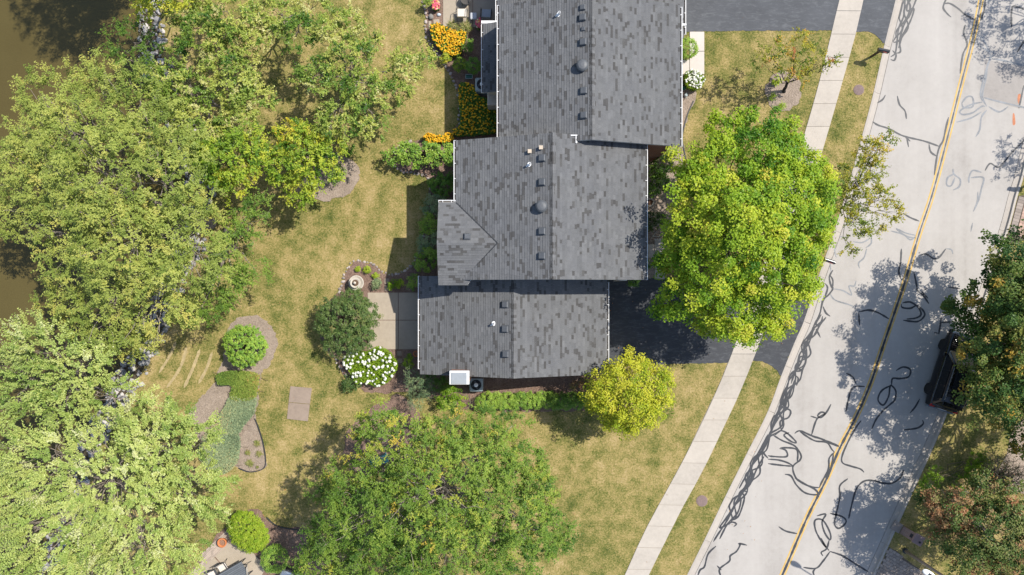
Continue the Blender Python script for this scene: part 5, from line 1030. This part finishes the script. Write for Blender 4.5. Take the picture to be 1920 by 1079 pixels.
for k in range(4): mb.tube([(.17*math.cos(j*.3)*(1-.1*k), .2*math.sin(j*.3)*(1-.1*k), .1+.05*k) for j in range(22)], .022, 5)
mb.build('coil', plain('green_hose2', (.02, .16, .10), .4), o); MB().tube([(0, 0, 0), (0, 0, .3)], .03, 6).build('post', M_DARK, o)
o = empty('watering_can', P(1285, 180)); tag(o, 'pale grey watering can on the mulch under the east gutter', 'watering can')
MB().lathe([(.10, 0), (.11, .2), (.07, .24), (.02, .24)], 14).build('body', M_GALV, o); MB().tube([(.0, -.08, .08), (.02, -.24, .24)], [.03, .02], 6).build('spout', M_GALV, o); MB().tube([(0, .05, .22), (0, .12, .32), (0, .17, .2), (0, .1, .08)], .014, 5).build('handle', M_GALV, o)
# garden furniture
def chair(label, x, y, rz, fabric=None, frame=None, group=None):
    """sling armchair, facing local +y"""
    o = empty('garden_chair', P(x, y, .065), rz); tag(o, label, 'chair', group); fb, fr = fabric or M_SLING, frame or M_DARK
    w_ = .27; prof = [(.30, .42), (.1, .40), (-.15, .38), (-.24, .42), (-.30, .60), (-.36, .90)]
    for nm, pr in (('seat', prof[:4]), ('backrest', [(-.245, .425)] + prof[4:])):
        k = len(pr); v = [(sx*w_, yy, zz) for yy, zz in pr for sx in (-1, 1)] + [(sx*w_, yy-.006, zz-.018) for yy, zz in pr for sx in (-1, 1)]
        f = [(2*i, 2*i+1, 2*i+3, 2*i+2) for i in range(k-1)]; f += [tuple(2*k+j for j in q[::-1]) for q in f[:k-1]]
        f += [(2*i+e, 2*i+2+e, 2*k+2*i+2+e, 2*k+2*i+e) for i in range(k-1) for e in (0, 1)] + [(0, 1, 2*k+1, 2*k), (2*k-2, 2*k-1, 4*k-1, 4*k-2)]
        MB().add(v, f).build(nm, fb, o)
    for sx in (-1, 1):
        xx = sx*(w_+.03); MB().tube([(xx, .30, .42), (xx, -.24, .40), (xx, -.36, .92)], .016, 6).build('side_rail', fr, o)
        MB().tube([(xx+sx*.03, .32, 0), (xx+sx*.03, .30, .60)], .016, 6).build('leg', fr, o); MB().tube([(xx+sx*.03, -.34, 0), (xx+sx*.01, -.22, .42)], .016, 6).build('leg', fr, o)
        MB().tube([(xx+sx*.03, .30, .60), (xx+sx*.05, .05, .64), (xx+sx*.03, -.29, .62)], .02, 6).build('armrest', fr, o)
    return o
chair('cream sling chair on the sunny part of the upper patio', 867, 31, R(0)); chair('grey sling chair in the shaded part of the upper patio', 912, 32, R(-4), plain('grey_sling', (.36, .38, .40), .8))
o = empty('round_chair', P(872, 4, .065), .2); tag(o, 'round dark wicker chair at the top edge of the upper patio', 'chair')
MB().tube([(.36*math.cos(j*math.pi/12), .42*math.sin(j*math.pi/12), .42+.12*math.cos(j*math.pi/12)) for j in range(25)], .022, 6).build('hoop', M_DARK, o)
MB().lathe([(.02, .30), (.2, .32), (.34, .40), (.33, .39), (.2, .31), (.02, .29)], 24, (.08, 0, 0)).build('seat', plain('dark_mesh', (.07, .065, .06), .8), o)
for q in range(4): MB().tube([(.2*math.cos(q*1.57+.7), .25*math.sin(q*1.57+.7), .32), (.28*math.cos(q*1.57+.7), .32*math.sin(q*1.57+.7), 0)], .018, 6).build('leg', M_DARK, o)
o = empty('side_table', P(888.5, 35, .065)); tag(o, 'small grey square side table in the shade of the upper house', 'table')
MB().bbox(-.2, .2, -.21, .21, .36, .42, .04).build('table_top', plain('grey_resin', (.42, .43, .45), .5), o)
for sx in (-1, 1):
    for sy in (-1, 1): MB().box(sx*.15-.02, sx*.15+.02, sy*.16-.02, sy*.16+.02, 0, .36).build('leg', M_DARK, o)
tb = empty('garden_table', P(444, 1072, .06), R(30)); tag(tb, 'dark slatted oblong garden table on the lower patio', 'table')
for i in range(9): MB().bbox(-.95, .95, -.50+i*.112, -.50+i*.112+.104, .70, .735, .006).build('slat', plain('dark_slat', (.11, .12, .13), .7, rnd=.3), tb)
MB().box(-.97, .97, -.54, -.505, .66, .74).box(-.97, .97, .505, .54, .66, .74).build('frame', M_DARK, tb)
for sx in (-1, 1):
    for sy in (-1, 1): MB().tube([(sx*.85, sy*.42, .7), (sx*.88, sy*.45, 0)], .03, 8).build('leg', M_DARK, tb)
chair('cream sling chair on the upper left side of the dark garden table', 423, 1061, R(212)); chair('cream sling chair at the lower left of the dark garden table', 405, 1074, R(208)); chair('cream sling chair at the right end of the dark garden table', 462, 1063, R(95))
o = empty('grill', P(545, 1070), R(-20)); tag(o, 'grey metal grill at the bottom edge right of the deep green shrub', 'grill')
MB().bbox(-.4, .4, -.3, .3, .6, .95, .08).build('lid', plain('brushed_steel', (.42, .45, .48), .3, .8), o); MB().box(-.45, .45, -.3, .3, .0, .6).build('cabinet', M_DARK, o); MB().tube([(-.3, -.36, .85), (.3, -.36, .85)], .02, 8).build('handle', M_PVC, o)
MB().bbox(.45, .8, -.28, .28, .58, .62, .01).build('shelf', M_GALV, o)
o = empty('garden_bench', P(712, 862), R(20)); tag(o, 'teal garden seat half hidden beneath the wide locust crown', 'bench'); TEAL = plain('teal_plastic', (.06, .20, .22), .5)
for i in range(4): MB().bbox(-.6, .6, -.25+i*.13, -.14+i*.13, .42, .45, .006).build('slat', TEAL, o)
MB().bbox(-.6, .6, .28, .32, .5, .9, .01).build('backrest', TEAL, o)
for sx in (-1, 1): MB().box(sx*.5-.03, sx*.5+.03, -.22, .3, 0, .42).build('leg', TEAL, o)
# ------------------------------------------------------------------ street things
def mailbox(label, x, y, rz):
    o = empty('mailbox', P(x, y), rz); tag(o, label, 'mailbox', 'kerbside mailboxes')
    MB().box(-.05, .05, -.05, .05, -.1, 1.12).box(-.1, .3, -.035, .035, .9, .97).build('post', plain('post_brown', (.055, .035, .028), .7), o)
    v = []; n = 9
    for x_ in (-.22, .46):
        v += [(x_, -.105, 1.12), (x_, -.105, 1.24)] + [(x_, .105*math.cos(math.pi*(1-j/(n-1))), 1.24+.105*math.sin(math.pi*j/(n-1))) for j in range(1, n-1)] + [(x_, .105, 1.24), (x_, .105, 1.12)]
    k = len(v)//2; MB().add(v, [tuple(range(k)), tuple(range(2*k-1, k-1, -1))] + [(i, k+i, k+(i+1) % k, (i+1) % k) for i in range(k)]).build('box', plain('mailbox_black', (.02, .022, .026), .25, spec=.5), o)
    MB().box(.455, .47, -.09, .09, 1.13, 1.32).build('door', M_DARK, o); MB().box(.1, .32, -.122, -.107, 1.26, 1.30).build('flag', plain('flag_red', (.35, .03, .02), .5), o); return o
m_ = mailbox('black mailbox on a post beside the kerb near the upper driveway', 1633, 107, R(-12))
m2 = copy_tree(m_); m2.location = P(1535, 490); m2['label'] = 'black mailbox half hidden under the large maple at the kerb'; m2.rotation_euler = (0, 0, R(-18))
m3 = copy_tree(m_); m3.location = P(1932, 344); m3['label'] = 'black mailbox just past the right edge, its shadow on the kerb'; m3.rotation_euler = (0, 0, R(165))
def manhole(label, x, y, r):
    o = empty('manhole_cover', P(x, y)); tag(o, label, 'manhole cover', 'manhole covers in the verge')
    MB().lathe([(r*1.18, -.1), (r*1.18, .02), (r*1.02, .025), (r*1.02, -.1)], 28).build('frame', M_IRON, o)
    g = MB().lathe([(r, -.1), (r, .028), (r*.97, .03), (.01, .03)], 28)
    for i in range(-3, 4):
        l = math.sqrt(max(.01, .85-(i/3.6)**2))*r; g.box(-l, l, i*r/3.8-.015, i*r/3.8+.015, .03, .04); g.box(i*r/3.8-.0148, i*r/3.8+.0148, -l, l, .0302, .0405)
    g.build('lid', M_IRON, o); return o
manhole('round iron manhole cover in the verge below the kerbside mailbox', 1610, 169, .28); manhole('round iron manhole cover in the lower verge between sidewalk and kerb', 1316, 939.5, .30)
# brick mailbox pillar across the road
o = empty('brick_pillar', P(1697, 997), R(-30)); tag(o, 'pinkish brick mailbox pillar on a paver base across the road', 'pillar')
PB = m_brick('pillar_brick', (.30, .19, .16), (.25, .15, .13), (.3, .27, .25)); MB().bbox(-.26, .26, -.26, .26, 0, 1.35, .015).build('shaft', PB, o); MB().bbox(-.31, .31, -.31, .31, 1.35, 1.45, .02).build('cap', plain('pillar_cap', (.29, .2, .185), .8), o)
MB().lathe([(.07, 1.44), (.07, 1.46), (.05, 1.5), (.01, 1.5)], 12, (.12, -.1, 0)).build('lamp_base', M_DARK, o); MB().bbox(-.9, -.3, -.3, .3, -.02, .04, .01).build('paver_base', PAV, o); MB().box(-.28, -.255, -.12, .12, .95, 1.2).build('mail_door', M_DARK, o)
# street lamp
b = P(1697, 1033); o = empty('street_lamp', b); tag(o, 'street lamp with long pole and white head over the paver drive', 'street lamp'); hd = P(1742, 1076, 6.5) - b; tp = Vector((.0, 0, 6.6)); GL = plain('lamp_post_tan', (.33, .27, .22), .5)
MB().tube([(0, 0, 0), (0, 0, 3.3), tp], [.10, .085, .06], 12).build('pole', GL, o, True); MB().lathe([(.17, -.05), (.17, .06), (.12, .1), (.1, .1)], 14).build('base_plate', M_DARK, o)
u = Vector((hd.x, hd.y, 0)).normalized(); MB().tube([tp, tp + u*(.5*Vector((hd.x, hd.y)).length) + Vector((0, 0, .12)), Vector((hd.x, hd.y, 6.55))], .035, 8).build('arm', GL, o)
q = math.atan2(u.y, u.x); Mx = Matrix.Translation((hd.x, hd.y, 6.5)) @ Matrix.Rotation(q, 4, 'Z')
mb = MB(); bm = bmesh.new(); bmesh.ops.create_uvsphere(bm, u_segments=16, v_segments=10, radius=1)
for v in bm.verts: v.co = Vector((v.co.x*.40, v.co.y*(.16 - .04*v.co.x*-1), max(v.co.z, -.4)*.10))
mb.bm(bm, 0, Mx).build('lamp_head', M_WHITE, o, True); MB().box(-.05, .07, -.05, .05, .09, .15, 0, Mx).build('photocell', M_DARK, o)
# black SUV
def car(label, x, y, ang):
    o = empty('parked_car', P(x, y, -.105) , ang); tag(o, label, 'car')
    # local +y is forward; body lofted from cross sections along the length
    def loft(sec, name, m, parent, sm=True):
        n = len(sec[0][1]); v = [(xx, yy, zz) for yy, ring in sec for xx, zz in ring]; k = len(sec)
        f = [(i*n+j, i*n+(j+1) % n, (i+1)*n+(j+1) % n, (i+1)*n+j) for i in range(k-1) for j in range(n)] + [tuple(range(n))[::-1], tuple(range((k-1)*n, k*n))]
        ob = MB().add(v, f).build(name, m, parent, sm); md = ob.modifiers.new('bevel', 'BEVEL'); md.width = .03; md.segments = 2; md.limit_method = 'ANGLE'; return ob
    def ring(w_, z0, z1, sh=.12): return [(-w_*.94, z0), (-w_, z0+.25), (-w_*.985, z1-sh), (-w_*.86, z1), (w_*.86, z1), (w_*.985, z1-sh), (w_, z0+.25), (w_*.94, z0)]
    body = loft([(-2.45, ring(.80, .40, .88)), (-2.38, ring(.90, .32, 1.02)), (-1.5, ring(.97, .26, 1.08)), (0, ring(.98, .24, 1.06)), (1.0, ring(.98, .26, 1.05)), (1.7, ring(.96, .28, 1.0)), (2.2, ring(.90, .32, .92)), (2.4, ring(.76, .40, .80))], 'body', M_BLACK, o)
    def cab(w0, w1, z0, z1): return [(-w0, z0), (-w1, z1-.06), (-w1*.9, z1), (w1*.9, z1), (w1, z1-.06), (w0, z0)]
    roof = loft([(-2.30, cab(.84, .74, 1.0, 1.10)), (-2.02, cab(.88, .72, 1.0, 1.62)), (-1.4, cab(.90, .72, 1.0, 1.74)), (0, cab(.91, .72, 1.0, 1.76)), (.35, cab(.91, .70, 1.0, 1.72)), (1.15, cab(.88, .80, 1.0, 1.06))], 'cabin', M_BLACK, o)
    G = plain('car_glass', (.010, .012, .014), .25, var=.2, spec=.25, bump=0); MB().bbox(-.45, .45, -1.1, .0, 1.745, 1.775, .008).build('sunroof', G, roof)
    def pane(name, pts): MB().add(pts, [tuple(range(len(pts)))]).build(name, G, roof)
    for s in (-1, 1):
        X = lambda z: s*(.915 - (.915-.735)*(z-1.0)/.72 + .008)
        for (y0, y1, y2, y3) in ((-1.95, -1.1, -1.1, -1.85), (-1.04, -.12, -.12, -1.04), (-.06, .92, .38, -.06)): pane('side_window', [(X(1.1), y0, 1.1), (X(1.1), y1, 1.1), (X(1.58), y2, 1.58), (X(1.58), y3, 1.58)])
        MB().box(s*.68-.02, s*.68+.02, -1.9, .1, 1.755, 1.80).build('roof_rail', plain('chrome', (.5, .5, .52), .2, .9), roof)
        MB().box(s*.70-.012, s*.70+.012, -1.9, .9, 0, .02, 0, Matrix.Translation((s*.225, 0, 1.06))).build('window_trim', plain('chrome', (.5, .5, .52), .2, .9), body)
        m0 = MB().bbox(s*1.0-.02 if s > 0 else -1.18, 1.18 if s > 0 else -.98, .72, .92, 1.02, 1.18, .03).build('mirror', M_BLACK, o)
        MB().bbox(s*.62-.2, s*.62+.2, 2.12, 2.37, .70, .84, .03).build('headlight', plain('lamp_clear', (.55, .57, .6), .1), o)
        MB().bbox(s*.74-.12, s*.74+.12, -2.46, -2.30, .82, 1.0, .02).build('tail_light', plain('lamp_red', (.35, .015, .015), .15), o)
        for yy in (-1.45, 1.42):
            wh = MB(); W = Matrix.Translation((s*.86, yy, .37)) @ Matrix.Rotation(R(90), 4, 'Y')
            def lz(prof, nm, m, par=None):
                z_ = MB().lathe(prof, 24); z_.v = [tuple(W @ Vector(v)) for v in z_.v]; return z_.build(nm, m, par or o, True)
            t = lz([(.24, -.12), (.35, -.125), (.37, -.09), (.37, .09), (.35, .125), (.24, .12)], 'wheel', plain('tyre_rubber', (.018, .018, .018), .85)); lz([(.02, -.10), (.24, -.118), (.24, .118), (.02, .10)], 'rim', plain('rim_dark', (.10, .10, .11), .35, .7), t)
        for yy in (-.5, .45): MB().bbox(s*.975-.02, s*.975+.03, yy-.1, yy+.1, .90, .93, .008).build('door_handle', M_BLACK, body)
    pane('windscreen', [(-.80, 1.10, 1.10), (.80, 1.10, 1.10), (.66, .42, 1.70), (-.66, .42, 1.70)]); pane('rear_window', [(-.76, -2.29, 1.15), (.76, -2.29, 1.15), (.66, -2.075, 1.56), (-.66, -2.075, 1.56)])
    MB().bbox(-.85, .85, -2.56, -2.40, .42, .66, .04).build('rear_bumper', plain('bumper_blue_grey', (.12, .14, .17), .3, spec=.6), o); MB().bbox(-.85, .85, 2.28, 2.46, .36, .60, .04).build('front_bumper', M_BLACK, o)
    MB().box(-.26, .26, -2.475, -2.44, .72, .84).build('number_plate', M_WHITE, o); MB().bbox(-.62, .62, -2.22, -1.98, 1.60, 1.66, .015).build('spoiler', M_BLACK, roof)
    return o
car('black SUV parked at the far kerb under the dark maple', 1774, 694, -math.atan2(25, 77))
# ------------------------------------------------------------------ rocks along the pond
def rocks():
    rng = np.random.default_rng(77); bm = bmesh.new(); bmesh.ops.create_icosphere(bm, subdivisions=1, radius=1); base = np.array([v.co for v in bm.verts]); tri = np.array([[v.index for v in f.verts] for f in bm.faces]); bm.free()
    a = resample(SHORE, .17); n = normals2(a); a_, n_ = a, n; vs, fs, ts = [], [], []; nb = 0
    for p, q in zip(a_, n_):
        if abs(p[1]) > 22: continue
        for k in range(5):
            d = rng.uniform(-1.5, .35); s = rng.uniform(.07, .19); z = -.02 if d > -.1 else -.05 + (d+.1)*.36
            v = base*(1+rng.uniform(-.3, .3, (len(base), 1)))*np.array([1.2, 1, .75])*s; c, w2 = math.cos(rng.uniform(0, 6.3)), 0; ang = rng.uniform(0, 6.3); v = np.c_[v[:, 0]*math.cos(ang)-v[:, 1]*math.sin(ang), v[:, 0]*math.sin(ang)+v[:, 1]*math.cos(ang), v[:, 2]]
            vs.append(v + np.array([p[0]+q[0]*d+rng.normal()*.1, p[1]+q[1]*d+rng.normal()*.1, z+.06])); fs.append(tri+nb); nb += len(base); ts.append(np.full(len(tri), rng.random()))
    t = NT('riprap'); c = t.ramp(t.attr(), [(0, (.10, .095, .095)), (.4, (.27, .26, .255)), (.75, (.42, .39, .36)), (1, (.55, .50, .45))]); g = t.noise(18, 3, .6); t.bsdf(t.mix(.4, c, t.ramp(g, [(.3, (.6, .6, .6)), (.7, (1.15, 1.15, 1.15))]), 'MULTIPLY'), .9, 0, t.bump(g, .4, .02))
    o = link('shore_rocks', np_mesh('shore_rocks', np.concatenate(vs), None, np.concatenate(fs), np.concatenate(ts), t.m)); tag(o, 'pale grey broken rocks piled along the pond edge', 'rocks', kind='stuff')
rocks()
# ------------------------------------------------------------------ grass blades and fallen leaves
def grass():
    rng = np.random.default_rng(5); n = 520000; x = rng.uniform(-33, 34, n); y = rng.uniform(-19.5, 19.5, n)
    L = [tuple(p) for p in SHORE] + [(p[0], p[1]) for p in KL[::-1]]; ok = inpoly(x, y, L) | inpoly(x, y, list(KR) + [(120, -42), (120, 48)])
    sparse_ = rng.random(n) < .22
    for i_, q in enumerate(BEDS): ok &= ~(inpoly(x, y, q) & ~((i_ in (3, 6, 7)) & sparse_))
    for q in PATS + HOUSES + [SIDEWALK, D1, D2, PVP, px([(1905,365),(1990,355),(1980,470),(1885,455)]), px([(1902,800),(1960,770),(1985,900),(1940,930),(1890,915),(1868,895)]), px([(831,-60),(945,-60),(945,52),(831,50)])]: ok &= ~inpoly(x, y, q)
    x, y = x[ok], y[ok]; n = len(x); a = rng.uniform(0, 6.28, n); h = rng.uniform(.02, .06, n); ln = rng.uniform(.03, .09, n); w_ = rng.uniform(.006, .014, n)
    d = np.c_[np.cos(a), np.sin(a)]; s = np.c_[-d[:, 1], d[:, 0]]; p = np.c_[x, y]
    v = np.stack([np.c_[p + s*w_[:, None], np.full(n, -.005)], np.c_[p - s*w_[:, None], np.full(n, -.005)], np.c_[p + d*ln[:, None], h]], 1).reshape(-1, 3)
    o = link('grass', np_mesh('grass', v, None, np.arange(3*n).reshape(-1, 3), rng.random(n), M_GRASS)); tag(o, 'short dry tan and green lawn grass around the houses', 'grass', kind='stuff')
grass()
def fallen():
    rng = np.random.default_rng(9); n = 420; x = rng.uniform(-20, 24, n); y = rng.uniform(-18, 18, n); ok = np.ones(n, bool)
    for q in HOUSES + [px([(690,549),(800,549),(800,655),(690,655)])]: ok &= ~inpoly(x, y, q)
    ok &= x < 17.0; x, y = x[ok], y[ok]; n = len(x); nn, tt = frames(rng, np.zeros((n, 3)), 1.0, .3)
    o = link('fallen_leaves', leaf_mesh('fallen_leaves', np.c_[x, y, np.full(n, .06)], nn, tt, rng.uniform(.05, .10, n), rng.uniform(.04, .07, n), rng.random(n), leafmat('fallen_leaf', [(0, (.22, .11, .05)), (.6, (.36, .22, .10)), (1, (.42, .14, .06))], .1))); tag(o, 'scattered brown fallen leaves on lawn and walks', 'leaves', kind='stuff')
fallen()
